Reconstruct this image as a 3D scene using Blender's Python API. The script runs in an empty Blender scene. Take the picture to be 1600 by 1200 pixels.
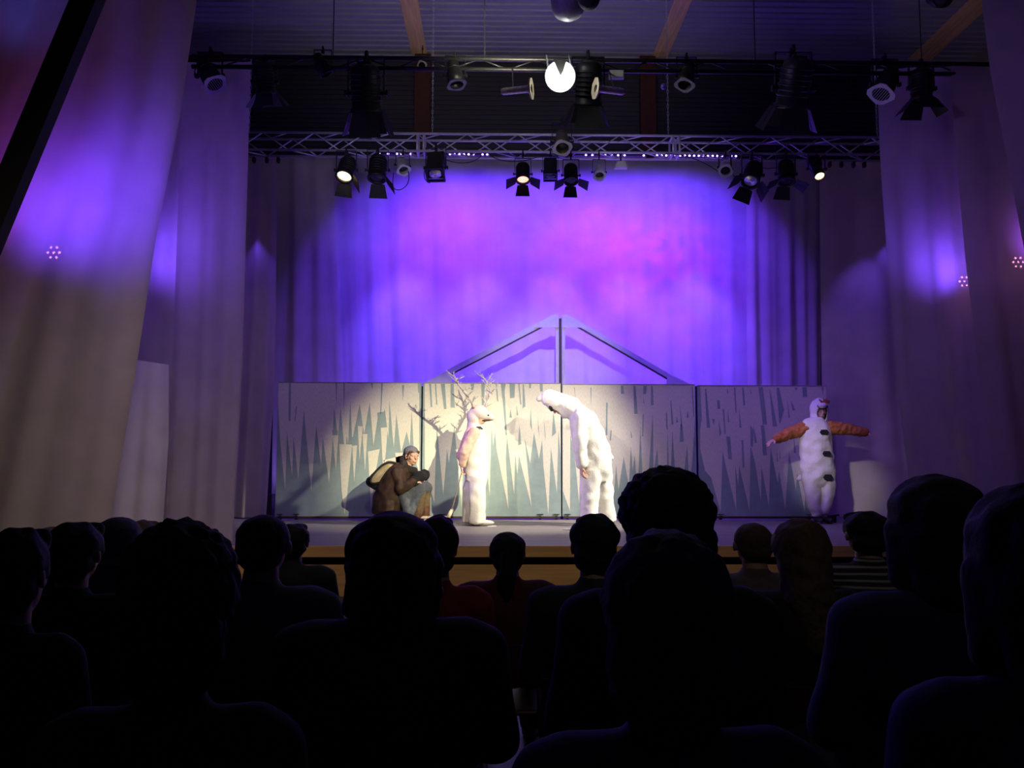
import bpy, bmesh, math, random
from mathutils import Vector, Matrix, Euler, noise
from mathutils.geometry import tessellate_polygon

random.seed(7)
PI = math.pi
R = math.radians
SC = bpy.context.scene
COL = SC.collection

# ------------------------------------------------------------------ camera
CAM = Vector((0.0, 0.0, 1.40))
F_PX = 1294.0
YAW, PITCH, ROLL = R(1.0), R(5.0), R(0.1)
FWD = Vector((math.sin(YAW) * math.cos(PITCH), math.cos(YAW) * math.cos(PITCH), math.sin(PITCH)))
RGT = FWD.cross(Vector((0, 0, 1))).normalized()
UPV = RGT.cross(FWD).normalized()
_c, _s = math.cos(ROLL), math.sin(ROLL)
RGT, UPV = RGT * _c + UPV * _s, UPV * _c - RGT * _s
cam_data = bpy.data.cameras.new('camera')
cam_data.sensor_fit = 'HORIZONTAL'
cam_data.sensor_width = 36.0
cam_data.lens = F_PX * 36.0 / 1600.0
cam_data.clip_start = 0.05
cam = bpy.data.objects.new('camera', cam_data)
COL.objects.link(cam)
M = Matrix.Identity(4)
for i in range(3):
    M[i][0] = RGT[i]; M[i][1] = UPV[i]; M[i][2] = -FWD[i]; M[i][3] = CAM[i]
cam.matrix_world = M
SC.camera = cam


def P(px, py, Y):
    """world point seen at pixel (px, py) of the photograph on the plane y = Y"""
    d = FWD * F_PX + RGT * (px - 800.0) + UPV * (600.0 - py)
    return CAM + d * ((Y - CAM.y) / d.y)


# ------------------------------------------------------------------ colour management, world
SC.view_settings.view_transform = 'Standard'
SC.view_settings.look = 'None'
SC.view_settings.exposure = 0.0
SC.view_settings.gamma = 1.0
SC.view_settings.use_curve_mapping = False
SC.cycles.use_denoising = True
SC.cycles.max_bounces = 6
SC.cycles.diffuse_bounces = 3
SC.cycles.sample_clamp_indirect = 4.0
W = bpy.data.worlds.new('dark_hall')
W.use_nodes = True
W.node_tree.nodes['Background'].inputs[0].default_value = (0.35, 0.3, 1.0, 1)
W.node_tree.nodes['Background'].inputs[1].default_value = 0.003
SC.world = W


# ------------------------------------------------------------------ lights
def spot(name, loc, target, power, color, angle, blend=0.5, size=0.06, gobo=None):
    d = bpy.data.lights.new(name, 'SPOT')
    d.energy = power
    d.color = color
    d.spot_size = R(angle)
    d.spot_blend = blend
    d.shadow_soft_size = size
    o = bpy.data.objects.new(name, d)
    COL.objects.link(o)
    o.location = loc
    o.rotation_euler = (Vector(target) - Vector(loc)).to_track_quat('-Z', 'Y').to_euler()
    if gobo:
        d.use_nodes = True
        nt = d.node_tree
        em = nt.nodes['Emission']
        tc = nt.nodes.new('ShaderNodeTexCoord')
        mp = nt.nodes.new('ShaderNodeMapping')
        mp.inputs['Scale'].default_value = (gobo[0], gobo[1], 1)
        nz = nt.nodes.new('ShaderNodeTexNoise')
        nz.inputs['Scale'].default_value = gobo[2]
        nz.inputs['Detail'].default_value = 3
        nz.inputs['Distortion'].default_value = 1.5
        mr = nt.nodes.new('ShaderNodeMapRange')
        mr.inputs[1].default_value = 0.38
        mr.inputs[2].default_value = 0.66
        mr.inputs[3].default_value = gobo[3]
        mr.inputs[4].default_value = 1.6
        nt.links.new(tc.outputs['Normal'], mp.inputs[0])
        nt.links.new(mp.outputs[0], nz.inputs['Vector'])
        nt.links.new(nz.outputs[0], mr.inputs[0])
        nt.links.new(mr.outputs[0], em.inputs['Strength'])
    return o


def point(name, loc, power, color, size=0.05):
    d = bpy.data.lights.new(name, 'POINT')
    d.energy = power
    d.color = color
    d.shadow_soft_size = size
    o = bpy.data.objects.new(name, d)
    COL.objects.link(o)
    o.location = loc
    return o


WARM = (1.0, 0.82, 0.55)
BLUE = (0.11, 0.03, 1.0)
# follow spots and wash from the front-of-house bar, side spots and added fills
spot('key_spot_right', (4.6, 1.0, 5.6), P(712, 690, 11.3), 8600, (1.0, 0.90, 0.58), 13.5, 0.9, 0.05)
spot('side_spot', (4.75, 9.5, 4.5), P(885, 715, 11.0), 2500, (1.0, 0.93, 0.72), 36, 0.8, 0.05)
spot('key_spot_left', (-4.2, 1.0, 5.6), P(830, 715, 11.5), 2200, (1.0, 0.90, 0.66), 15, 1.0, 0.05)
spot('gable_fill', (0.3, 1.0, 6.0), P(860, 570, 12.4), 3300, (1.0, 0.88, 0.70), 13, 1.0, 0.05)  # added fill brightening the gable, no lantern of its own
spot('fascia_fill', (0.5, 2.0, 6.8), (0.8, 8.5, 0.2), 150, (1.0, 0.85, 0.65), 44, 1.0, 0.2)  # added fill lifting the stage front, stands for no real lamp
spot('audience_fill', (0.8, -2.0, 6.5), (0.9, 3.9, 1.0), 60, (1.0, 0.85, 0.7), 27, 1.0, 0.2)  # added fill on the audience backs, no hall lamp there
for lx in (-1.8, 2.2):
    spot('truss_fill', (lx, 9.3, 4.9), (lx, 11.6, 5.6), 42, (0.78, 0.72, 1.0), 58, 1.0, 0.2)  # added spots brightening the truss in place of LED bounce
spot('right_figure_spot', (-2.2, 1.0, 5.8), P(1285, 715, 11.3), 2100, (1.0, 0.93, 0.80), 5.8, 0.9, 0.14)
spot('violet_side_spot', (-4.3, 9.6, 3.2), P(900, 705, 11.0), 520, (0.36, 0.16, 1.0), 30, 0.9, 0.08)
spot('violet_side_spot', (0.5, 9.2, 4.8), P(1275, 705, 11.3), 330, (0.36, 0.16, 1.0), 16, 0.9, 0.08)
spot('front_wash', (0.0, 0.8, 6.6), (-1.2, 10.0, 0.0), 290, (1.0, 0.80, 0.80), 54, 1.0, 0.25)
spot('front_wash_left', (1.0, 1.0, 6.4), (-4.4, 8.0, -0.3), 460, (1.0, 0.80, 0.60), 34, 1.0, 0.25)
# blue and magenta LED wash on the backdrop
for lx, pw in ((-1.15, 200), (-0.45, 220), (0.3, 200), (1.0, 200), (1.7, 200), (2.4, 220), (2.95, 200)):
    spot('backdrop_led_wash', (lx, 11.72, 5.50), (lx, 13.35, 4.45), pw, BLUE, 114, 0.3, 0.06)
for lx in (-3.1, -2.2, -1.3, -0.4, 0.5, 1.4, 2.3, 3.2):
    spot('backdrop_up_wash', (lx, 12.62, 0.62), (lx, 13.35, 2.6), 42, (0.24, 0.14, 1.0), 84, 1.0, 0.04)
for lx in (-1.5, -0.3, 0.9, 2.1, 3.2):
    spot('backdrop_low_fill', (lx, 12.42, 5.35), (lx, 13.35, 2.3), 1000, (0.12, 0.045, 1.0), 60, 1.0, 0.10)  # added spots lifting the lower backdrop, no LED bar hangs there
spot('violet_backdrop_spot', (-0.9, 11.72, 5.50), (-0.85, 13.35, 4.85), 48, (1.0, 0.03, 0.8), 84, 0.9, 0.06)
spot('magenta_backdrop_spot', (2.7, 11.72, 5.50), (2.7, 13.35, 4.4), 62, (1.0, 0.0, 0.75), 86, 0.9, 0.02, (1, 2.2, 7.0, 0.3))
spot('magenta_backdrop_spot', (1.6, 11.72, 5.50), (1.55, 13.35, 4.6), 56, (1.0, 0.0, 0.8), 80, 0.9, 0.02, (1, 2.0, 6.0, 0.4))
# blue down light over the deck and the scenery
for lx, pw in ((-2.6, 110), (0.0, 110), (3.2, 230)):
    spot('blue_stage_wash', (lx, 9.6, 5.6), (lx * 1.15, 11.9, 1.0), pw, (0.30, 0.17, 1.0), 78, 0.9, 0.2)
# violet wash onto the masking curtains
spot('violet_curtain_wash_left', (1.6, 5.5, 5.6), (-4.6, 8.4, 2.3), 190, (0.30, 0.15, 1.0), 58, 1.0, 0.3)
spot('violet_curtain_wash_right', (-1.6, 5.5, 5.6), (5.0, 8.6, 2.3), 300, (0.32, 0.17, 1.0), 60, 1.0, 0.3)
# added uplights standing in for warm hall light on ceiling and beams
spot('roof_fill', (0.0, 7.6, 5.4), (0.0, 12.4, 8.8), 230, (1.0, 0.92, 0.66), 80, 1.0, 0.3)
spot('roof_fill', (3.6, 9.0, 6.2), (7.2, 11.6, 8.0), 45, (1.0, 0.8, 0.5), 44, 1.0, 0.3)

# ------------------------------------------------------------------ materials
MATS = {}


def mat(name, col, rough=0.7, metal=0.0, var=0.12, scale=30, bump=0.15, emit=None, estr=0, sub=0, coord='Object', stretch=(1, 1, 1)):
    if name in MATS:
        return MATS[name]
    m = bpy.data.materials.new(name)
    m.use_nodes = True
    nt = m.node_tree
    b = nt.nodes['Principled BSDF']
    b.inputs['Roughness'].default_value = rough
    b.inputs['Metallic'].default_value = metal
    tc = nt.nodes.new('ShaderNodeTexCoord')
    mp = nt.nodes.new('ShaderNodeMapping')
    mp.inputs['Scale'].default_value = stretch
    nz = nt.nodes.new('ShaderNodeTexNoise')
    nz.inputs['Scale'].default_value = scale
    nz.inputs['Detail'].default_value = 4
    nt.links.new(tc.outputs[coord], mp.inputs[0])
    nt.links.new(mp.outputs[0], nz.inputs['Vector'])
    rp = nt.nodes.new('ShaderNodeValToRGB')
    rp.color_ramp.elements[0].position = 0.3
    rp.color_ramp.elements[1].position = 0.7
    rp.color_ramp.elements[0].color = tuple(c * (1 - var) for c in col[:3]) + (1,)
    rp.color_ramp.elements[1].color = tuple(min(1, c * (1 + var)) for c in col[:3]) + (1,)
    nt.links.new(nz.outputs[0], rp.inputs[0])
    nt.links.new(rp.outputs[0], b.inputs['Base Color'])
    if bump:
        bp = nt.nodes.new('ShaderNodeBump')
        bp.inputs['Strength'].default_value = bump
        bp.inputs['Distance'].default_value = 0.01
        nt.links.new(nz.outputs[0], bp.inputs['Height'])
        nt.links.new(bp.outputs[0], b.inputs['Normal'])
    if emit:
        b.inputs['Emission Color'].default_value = tuple(emit) + (1,)
        b.inputs['Emission Strength'].default_value = estr
    MATS[name] = m
    return m


def cloth_mat(name, col, translucent=0.3, clear=0.0, scale=220):
    m = bpy.data.materials.new(name)
    m.use_nodes = True
    nt = m.node_tree
    for n in list(nt.nodes):
        nt.nodes.remove(n)
    N = nt.nodes.new
    out = N('ShaderNodeOutputMaterial')
    tc = N('ShaderNodeTexCoord')
    nz = N('ShaderNodeTexNoise')
    nz.inputs['Scale'].default_value = 3.0
    nz.inputs['Detail'].default_value = 5
    nt.links.new(tc.outputs['Object'], nz.inputs['Vector'])
    rp = N('ShaderNodeValToRGB')
    rp.color_ramp.elements[0].position = 0.3
    rp.color_ramp.elements[1].position = 0.75
    rp.color_ramp.elements[0].color = tuple(c * 0.88 for c in col) + (1,)
    rp.color_ramp.elements[1].color = tuple(min(1, c * 1.06) for c in col) + (1,)
    nt.links.new(nz.outputs[0], rp.inputs[0])
    wv = N('ShaderNodeTexNoise')
    wv.inputs['Scale'].default_value = scale
    wv.inputs['Detail'].default_value = 2
    nt.links.new(tc.outputs['Object'], wv.inputs['Vector'])
    bp = N('ShaderNodeBump')
    bp.inputs['Strength'].default_value = 0.12
    bp.inputs['Distance'].default_value = 0.004
    nt.links.new(wv.outputs[0], bp.inputs['Height'])
    df = N('ShaderNodeBsdfDiffuse')
    tr = N('ShaderNodeBsdfTranslucent')
    for n in (df, tr):
        nt.links.new(rp.outputs[0], n.inputs['Color'])
    nt.links.new(bp.outputs[0], df.inputs['Normal'])
    mx = N('ShaderNodeMixShader')
    mx.inputs[0].default_value = translucent
    nt.links.new(df.outputs[0], mx.inputs[1])
    nt.links.new(tr.outputs[0], mx.inputs[2])
    if clear > 0:
        tp = N('ShaderNodeBsdfTransparent')
        m2 = N('ShaderNodeMixShader')
        m2.inputs[0].default_value = clear
        nt.links.new(mx.outputs[0], m2.inputs[1])
        nt.links.new(tp.outputs[0], m2.inputs[2])
        nt.links.new(m2.outputs[0], out.inputs[0])
    else:
        nt.links.new(mx.outputs[0], out.inputs[0])
    return m


M_BLACK = mat('black_powder_coat', (0.012, 0.012, 0.013), 0.5, 0.2)
M_BLACKM = mat('black_matt_iron', (0.02, 0.02, 0.022), 0.65, 0.3)
M_ALU = mat('aluminium_tube', (0.62, 0.62, 0.66), 0.42, 0.55, 0.06)
M_CHROME = mat('polished_chrome', (0.6, 0.6, 0.62), 0.18, 1.0, 0.04)
M_WHITEP = mat('white_lacquer', (0.62, 0.62, 0.6), 0.4, 0.0, 0.05)
M_GREYP = mat('grey_lacquer', (0.3, 0.3, 0.3), 0.5, 0.0, 0.06)
M_OLIVE = mat('tarnished_olive_metal', (0.22, 0.21, 0.12), 0.4, 0.7, 0.15)
M_GLASSD = mat('dark_lens_glass', (0.03, 0.03, 0.05), 0.08, 0.0, 0.05, 10, 0)
M_WARM_LENS = mat('glowing_warm_lens', (0.9, 0.8, 0.6), 0.3, 0, 0.05, 12, 0, (1.0, 0.66, 0.33), 5.0)
M_ROSE_LENS = mat('glowing_rose_lens', (0.9, 0.6, 0.5), 0.3, 0, 0.05, 12, 0, (1.0, 0.45, 0.32), 1.6)
M_WHITE_LAMP = mat('glowing_white_lamp', (1, 1, 1), 0.3, 0, 0.02, 12, 0, (0.93, 1.0, 0.88), 14.0)
M_LED = mat('violet_led', (0.5, 0.4, 1), 0.3, 0, 0.02, 12, 0, (0.42, 0.25, 1.0), 9.0)
M_LED_PINK = mat('pink_led', (1, 0.4, 0.8), 0.3, 0, 0.02, 12, 0, (1.0, 0.35, 0.6), 60.0)
M_CURT = cloth_mat('pale_muslin_curtain', (0.58, 0.53, 0.46), 0.28, 0.02)
M_CURT2 = cloth_mat('cream_calico_curtain', (0.62, 0.56, 0.45), 0.28, 0.015)
M_CYC = cloth_mat('grey_muslin_backdrop', (0.60, 0.58, 0.56), 0.2)
M_SHEET = cloth_mat('white_cotton_sheet', (0.82, 0.80, 0.78), 0.25)


# ------------------------------------------------------------------ mesh helpers
def link(name, me, m=None, parent=None):
    o = bpy.data.objects.new(name, me)
    COL.objects.link(o)
    if m is not None and not me.materials:
        for mm in (m if isinstance(m, (list, tuple)) else [m]):
            me.materials.append(mm)
    if parent is not None:
        o.parent = parent
    return o


def bm_mesh(bm, name='mesh', smooth=False):
    bmesh.ops.recalc_face_normals(bm, faces=bm.faces[:])
    me = bpy.data.meshes.new(name)
    bm.to_mesh(me)
    bm.free()
    if smooth:
        for p in me.polygons:
            p.use_smooth = True
    return me


def obj(name, bm, m, parent=None, smooth=False):
    return link(name, bm_mesh(bm, name, smooth), m, parent)


def box(bm, lo, hi, bevel=0.0, mi=0, rot=None):
    lo, hi = Vector(lo), Vector(hi)
    c = (lo + hi) / 2
    s = hi - lo
    mt = Matrix.Translation(c) @ (rot.to_4x4() if rot else Matrix.Identity(4)) @ Matrix.Diagonal((s.x, s.y, s.z, 1))
    r = bmesh.ops.create_cube(bm, size=1.0, matrix=mt)
    fs = set()
    for v in r['verts']:
        fs.update(v.link_faces)
    if bevel > 0:
        es = set()
        for f in fs:
            es.update(f.edges)
        r2 = bmesh.ops.bevel(bm, geom=list(es), offset=bevel, segments=2, affect='EDGES', profile=0.5)
        fs = set(r2['faces']) | {f for f in fs if f.is_valid}
    for f in fs:
        f.material_index = mi


def tube(bm, a, b, ra, rb=None, seg=12, mi=0):
    a, b = Vector(a), Vector(b)
    rb = ra if rb is None else rb
    d = b - a
    if d.length < 1e-6:
        return
    q = d.to_track_quat('Z', 'Y').to_matrix().to_4x4()
    mt = Matrix.Translation((a + b) / 2) @ q
    r = bmesh.ops.create_cone(bm, cap_ends=True, segments=seg, radius1=ra, radius2=rb, depth=d.length, matrix=mt)
    for v in r['verts']:
        for f in v.link_faces:
            f.material_index = mi


def ball(bm, c, r, seg=16, rings=10, rot=None, mi=0):
    if not hasattr(r, '__len__'):
        r = (r, r, r)
    mt = Matrix.Translation(Vector(c)) @ (rot.to_4x4() if rot else Matrix.Identity(4)) @ Matrix.Diagonal((r[0], r[1], r[2], 1))
    q = bmesh.ops.create_uvsphere(bm, u_segments=seg, v_segments=rings, radius=1.0, matrix=mt)
    for v in q['verts']:
        for f in v.link_faces:
            f.material_index = mi


def prism(bm, pts, y0, y1, mi=0):
    """polygon given in x,z extruded from y0 to y1"""
    a = [bm.verts.new((p[0], y0, p[1])) for p in pts]
    b = [bm.verts.new((p[0], y1, p[1])) for p in pts]
    n = len(pts)
    fs = [bm.faces.new(a), bm.faces.new(b[::-1])]
    for i in range(n):
        fs.append(bm.faces.new((a[i], b[i], b[(i + 1) % n], a[(i + 1) % n])))
    for f in fs:
        f.material_index = mi


def lathe(bm, prof, seg=24, mi=0, closed=False):
    rings = []
    for r, z in prof:
        rings.append([bm.verts.new((r * math.cos(2 * PI * i / seg), r * math.sin(2 * PI * i / seg), z)) for i in range(seg)])
    for k in range(len(rings) - 1):
        for i in range(seg):
            f = bm.faces.new((rings[k][i], rings[k][(i + 1) % seg], rings[k + 1][(i + 1) % seg], rings[k + 1][i]))
            f.material_index = mi
    if closed:
        bm.faces.new(rings[0][::-1]).material_index = mi
        bm.faces.new(rings[-1]).material_index = mi


def sweep(pts, r, name, m, parent=None, res=6):
    cu = bpy.data.curves.new(name, 'CURVE')
    cu.dimensions = '3D'
    cu.bevel_depth = r
    cu.bevel_resolution = 2
    cu.use_fill_caps = True
    s = cu.splines.new('NURBS')
    s.points.add(len(pts) - 1)
    for i, p in enumerate(pts):
        s.points[i].co = (p[0], p[1], p[2], 1)
    s.use_endpoint_u = True
    s.order_u = min(4, len(pts))
    s.resolution_u = res
    cu.materials.append(m)
    o = bpy.data.objects.new(name, cu)
    COL.objects.link(o)
    dg = bpy.context.evaluated_depsgraph_get()
    dg.update()
    me = bpy.data.meshes.new_from_object(o.evaluated_get(dg))
    bpy.data.objects.remove(o)
    bpy.data.curves.remove(cu)
    for pl in me.polygons:
        pl.use_smooth = True
    if not me.materials:
        me.materials.append(m)
    o = bpy.data.objects.new(name, me)
    COL.objects.link(o)
    if parent is not None:
        o.parent = parent
    return o


def empty(name, loc=(0, 0, 0), rz=0):
    o = bpy.data.objects.new(name, None)
    o.empty_display_size = 0.1
    o.location = loc
    o.rotation_euler = (0, 0, rz)
    COL.objects.link(o)
    return o


def tag(o, label, cat, group=None, kind=None):
    o['label'] = label
    o['category'] = cat
    if group:
        o['group'] = group
    if kind:
        o['kind'] = kind
    return o


def struct(o, label=None):
    o['kind'] = 'structure'
    if label:
        o['label'] = label
    return o


def loft(bm, rings, seg=24, sub=5):
    """rings: (centre, half width in the x-z plane, half depth in y) along a path"""
    n_ = len(rings)
    pts = []
    for i in range(n_ - 1):
        a, b, c, d = rings[max(0, i - 1)], rings[i], rings[i + 1], rings[min(n_ - 1, i + 2)]
        for k in range(sub):
            t = k / sub
            cr = lambda p0, p1, p2, p3: 0.5 * ((2 * p1) + (p2 - p0) * t + (2 * p0 - 5 * p1 + 4 * p2 - p3) * t * t + (3 * p1 - p0 - 3 * p2 + p3) * t ** 3)
            pts.append((cr(a[0], b[0], c[0], d[0]), cr(a[1], b[1], c[1], d[1]), cr(a[2], b[2], c[2], d[2])))
    pts.append(rings[-1])
    loops = []
    for i, (c, rx, ry) in enumerate(pts):
        tg = (pts[min(len(pts) - 1, i + 1)][0] - pts[max(0, i - 1)][0]).normalized()
        u = tg.cross(Vector((0, 1, 0))).normalized()
        w = u.cross(tg).normalized()
        loops.append([bm.verts.new(c + u * rx * math.cos(2 * PI * k / seg) + w * ry * math.sin(2 * PI * k / seg)) for k in range(seg)])
    for a, b in zip(loops, loops[1:]):
        for k in range(seg):
            bm.faces.new((a[k], a[(k + 1) % seg], b[(k + 1) % seg], b[k]))
    bm.faces.new(loops[0])
    bm.faces.new(loops[-1][::-1])


# ---- bodies: tapered capsules and ellipsoids fused into one skin
def fuse(prims, vox, smooth=6, disp=0.0, dsc=8.0, name='body', seed=0.0):
    bm = bmesh.new()
    for p in prims:
        if p[0] == 'c':
            _, a, b, ra, rb = p
            tube(bm, a, b, ra, rb, 14)
            ball(bm, a, ra, 14, 10)
            ball(bm, b, rb, 14, 10)
        elif p[0] == 'l':
            loft(bm, p[1])
        elif p[0] == 'e':
            rot = Euler(p[3]).to_matrix() if len(p) > 3 else None
            ball(bm, p[1], p[2], 20, 14, rot)
    me = bm_mesh(bm, name)
    o = bpy.data.objects.new('tmp', me)
    COL.objects.link(o)
    md = o.modifiers.new('r', 'REMESH')
    md.mode = 'VOXEL'
    md.voxel_size = vox
    md.use_smooth_shade = True
    if smooth:
        sm = o.modifiers.new('s', 'SMOOTH')
        sm.factor = 0.5
        sm.iterations = smooth
    dg = bpy.context.evaluated_depsgraph_get()
    dg.update()
    me2 = bpy.data.meshes.new_from_object(o.evaluated_get(dg))
    bpy.data.objects.remove(o)
    bpy.data.meshes.remove(me)
    if disp:
        me2.update()
        ns = [v.normal.copy() for v in me2.vertices]
        for v, n in zip(me2.vertices, ns):
            q = v.co * dsc + Vector((seed, seed * 2.3, 0))
            k = noise.noise(q) * 0.6 + (0.5 - abs(noise.noise(q * 0.7 + Vector((9, 3, 1))))) * 0.5
            v.co += n * (k * disp)
    for p in me2.polygons:
        p.use_smooth = True
    me2.name = name
    return me2


def V(*a):
    return Vector(a)


def head_prims(c, face, s=1.0, up=V(0, 0, 1)):
    """human head around point c looking along face"""
    f = Vector(face).normalized()
    u = (Vector(up) - f * Vector(up).dot(f)).normalized()
    r = f.cross(u)
    q = Matrix((r, f, u)).transposed()
    e = q.to_euler()
    L = lambda x, y, z: Vector(c) + (r * x + f * y + u * z) * s
    P_ = [('e', L(0, -0.012, 0.028), (0.074 * s, 0.093 * s, 0.086 * s), e),
          ('e', L(0, 0.018, -0.035), (0.058 * s, 0.068 * s, 0.072 * s), e),
          ('e', L(0, 0.050, -0.082), (0.030 * s, 0.028 * s, 0.020 * s), e),
          ('c', L(0, 0.085, 0.012), L(0, 0.104, -0.020), 0.010 * s, 0.014 * s),
          ('c', L(-0.018, 0.088, -0.050), L(0.018, 0.088, -0.050), 0.008 * s, 0.008 * s),
          ('c', L(-0.016, 0.085, -0.061), L(0.016, 0.085, -0.061), 0.009 * s, 0.009 * s),
          ('c', L(-0.045, 0.070, 0.026), L(0.045, 0.070, 0.026), 0.012 * s, 0.012 * s),
          ('e', L(-0.040, 0.060, -0.018), (0.020 * s, 0.020 * s, 0.020 * s), e),
          ('e', L(0.040, 0.060, -0.018), (0.020 * s, 0.020 * s, 0.020 * s), e)]
    for sx in (-1, 1):
        P_.append(('e', L(sx * 0.077, -0.004, -0.004), (0.010 * s, 0.018 * s, 0.031 * s), e))
    return P_, L


def eyes(c, face, s, parent, up=V(0, 0, 1)):
    _, L = head_prims(c, face, s, up)
    for sx in (-1, 1):
        bm = bmesh.new()
        ball(bm, L(sx * 0.031, 0.079, 0.006), 0.0095 * s, 12, 8, mi=0)
        ball(bm, L(sx * 0.031, 0.0855, 0.006), 0.0048 * s, 10, 6, mi=1)
        link('eye', bm_mesh(bm, 'eye', True), [mat('eye_white', (0.7, 0.68, 0.65), 0.3), mat('eye_iris', (0.03, 0.025, 0.02), 0.2)], parent)


def hand_prims(w, d, n, side, s=1.0, curl=0.35, spread=0.12):
    """w wrist, d direction of the fingers, n palm normal, side +1/-1 where the thumb sits"""
    d = Vector(d).normalized()
    n = (Vector(n) - d * Vector(n).dot(d)).normalized()
    t = d.cross(n).normalized() * side
    w = Vector(w)
    out = [('c', w, w + d * 0.03 * s, 0.025 * s, 0.024 * s)]
    for k in (-1.5, -0.5, 0.5, 1.5):
        out.append(('c', w + d * 0.02 * s + t * k * 0.012 * s, w + d * 0.085 * s + t * k * 0.0185 * s, 0.015 * s, 0.0105 * s))
    lens = {1.5: 0.068, 0.5: 0.078, -0.5: 0.072, -1.5: 0.056}
    for k, ln in lens.items():
        p = w + d * 0.088 * s + t * k * 0.0195 * s
        dd = (d + t * k * spread * 0.6).normalized()
        a = curl
        segs = (0.45, 0.32, 0.23)
        rr = (0.0092, 0.0084, 0.0078)
        cur = p
        for i, sg in enumerate(segs):
            v = dd * math.cos(a) + n * math.sin(a)
            nx = cur + v * ln * sg * s
            out.append(('c', cur, nx, rr[i] * s, rr[min(2, i + 1)] * s))
            cur = nx
            a += curl * 1.1
    p = w + d * 0.022 * s + t * 0.024 * s
    q = p + (d * 0.62 + t * 0.72 + n * 0.25).normalized() * 0.040 * s
    r_ = q + (d * 0.88 + t * 0.30 + n * 0.35).normalized() * 0.030 * s
    out += [('c', p, q, 0.014 * s, 0.0105 * s), ('c', q, r_, 0.0102 * s, 0.0088 * s)]
    return out


# ------------------------------------------------------------------ setting
DECK = 0.50
M_FLOOR = mat('dark_hall_floor', (0.05, 0.045, 0.045), 0.6, 0, 0.2, 6)
M_WALLP = mat('hall_wall_paint', (0.22, 0.20, 0.2), 0.8, 0, 0.1, 5)


def ribbed(name, col, axis, pitch, metal=0.0, rough=0.6):
    m = bpy.data.materials.new(name)
    m.use_nodes = True
    nt = m.node_tree
    b = nt.nodes['Principled BSDF']
    b.inputs['Roughness'].default_value = rough
    b.inputs['Metallic'].default_value = metal
    tc = nt.nodes.new('ShaderNodeTexCoord')
    nz = nt.nodes.new('ShaderNodeTexNoise')
    nz.inputs['Scale'].default_value = 2.0
    rp = nt.nodes.new('ShaderNodeValToRGB')
    rp.color_ramp.elements[0].color = tuple(c * 0.8 for c in col) + (1,)
    rp.color_ramp.elements[1].color = tuple(c * 1.15 for c in col) + (1,)
    nt.links.new(tc.outputs['Object'], nz.inputs['Vector'])
    nt.links.new(nz.outputs[0], rp.inputs[0])
    nt.links.new(rp.outputs[0], b.inputs['Base Color'])
    return m


M_DECK_SHEET = ribbed('profiled_steel_ceiling', (0.30, 0.30, 0.33), 1, 0.2)
M_CLAD = ribbed('dark_ribbed_cladding', (0.035, 0.035, 0.05), 2, 0.1)
WX = 8.3
CEIL = 8.32
BACK = 13.9

bm = bmesh.new()
box(bm, (-WX, -4, -0.1), (WX, BACK, 0.0))
struct(obj('floor', bm, M_FLOOR))
for nm, x0, x1 in (('wall_left', -WX - 0.15, -WX), ('wall_right', WX, WX + 0.15)):
    bm = bmesh.new()
    box(bm, (x0, -4, 0), (x1, BACK, CEIL + 0.2))
    struct(obj(nm, bm, M_WALLP))
bm = bmesh.new()
box(bm, (-WX, -4.15, 0), (WX, -4.0, CEIL + 0.2))
struct(obj('wall_rear', bm, mat('dark_rear_wall', (0.03, 0.03, 0.03), 0.9)))
# back wall: ribbed cladding (real ribs)
bm = bmesh.new()
box(bm, (-WX, BACK, 0), (WX, BACK + 0.15, CEIL + 0.2))
z = 5.0
while z < CEIL - 0.05:
    prism_pts = None
    box(bm, (-WX, BACK - 0.018, z), (WX, BACK, z + 0.055))
    z += 0.085
struct(obj('wall_back', bm, M_CLAD))
# profiled ceiling: trapezoid ribs running left to right
bm = bmesh.new()
prof = []
y = BACK
k = 0
while y > -4:
    prof += [(y, CEIL), (y - 0.055, CEIL), (y - 0.075, CEIL + 0.05), (y - 0.095, CEIL + 0.05), (y - 0.115, CEIL)]
    y -= 0.165
prof.append((-4, CEIL))
top = [bm.verts.new((-WX, p[0], p[1])) for p in prof]
bot = [bm.verts.new((WX, p[0], p[1])) for p in prof]
for i in range(len(prof) - 1):
    if prof[i] != prof[i + 1]:
        bm.faces.new((top[i], top[i + 1], bot[i + 1], bot[i]))
box(bm, (-WX, -4, CEIL + 0.06), (WX, BACK, CEIL + 0.2))
struct(obj('ceiling', bm, M_DECK_SHEET))
# dark downstand edge and cable pipe along the ceiling
p = P(800, 50, BACK - 0.05)
bm = bmesh.new()
tube(bm, (-WX, BACK - 0.12, p.z - 0.02), (WX, BACK - 0.12, p.z - 0.02), 0.022)
struct(obj('trim_1', bm, M_GREYP))

# timber roof beams
M_GLULAM = mat('laminated_timber', (0.74, 0.52, 0.18), 0.6, 0, 0.18, 4, 0.1, stretch=(6, 0.4, 6))
M_REDPOST = mat('oxide_red_post', (0.07, 0.016, 0.012), 0.6, 0, 0.12, 8)


def roof_beam(px0, px1, pyb, label, ytop=-3.9):
    a = P(px0, pyb, BACK - 0.1)
    b = P(px1, pyb, BACK - 0.1)
    bm = bmesh.new()
    box(bm, (a.x, ytop, a.z), (b.x, BACK - 0.1, CEIL - 0.005), 0.006)
    t = obj('roof_beam', bm, M_GLULAM)
    tag(t, label, 'beam', 'timber roof beams')
    bm = bmesh.new()
    box(bm, (a.x + 0.03, BACK - 0.45, a.z - 0.03), (b.x - 0.03, BACK - 0.3, a.z), 0.003)
    obj('bearing_plate', bm, M_GREYP, t)
    return t


roof_beam(643, 668, 74, 'yellowish timber roof beam nearer the left, above the truss')
roof_beam(1019, 1043, 76, 'yellowish timber roof beam right of the bright lamp')
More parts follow.
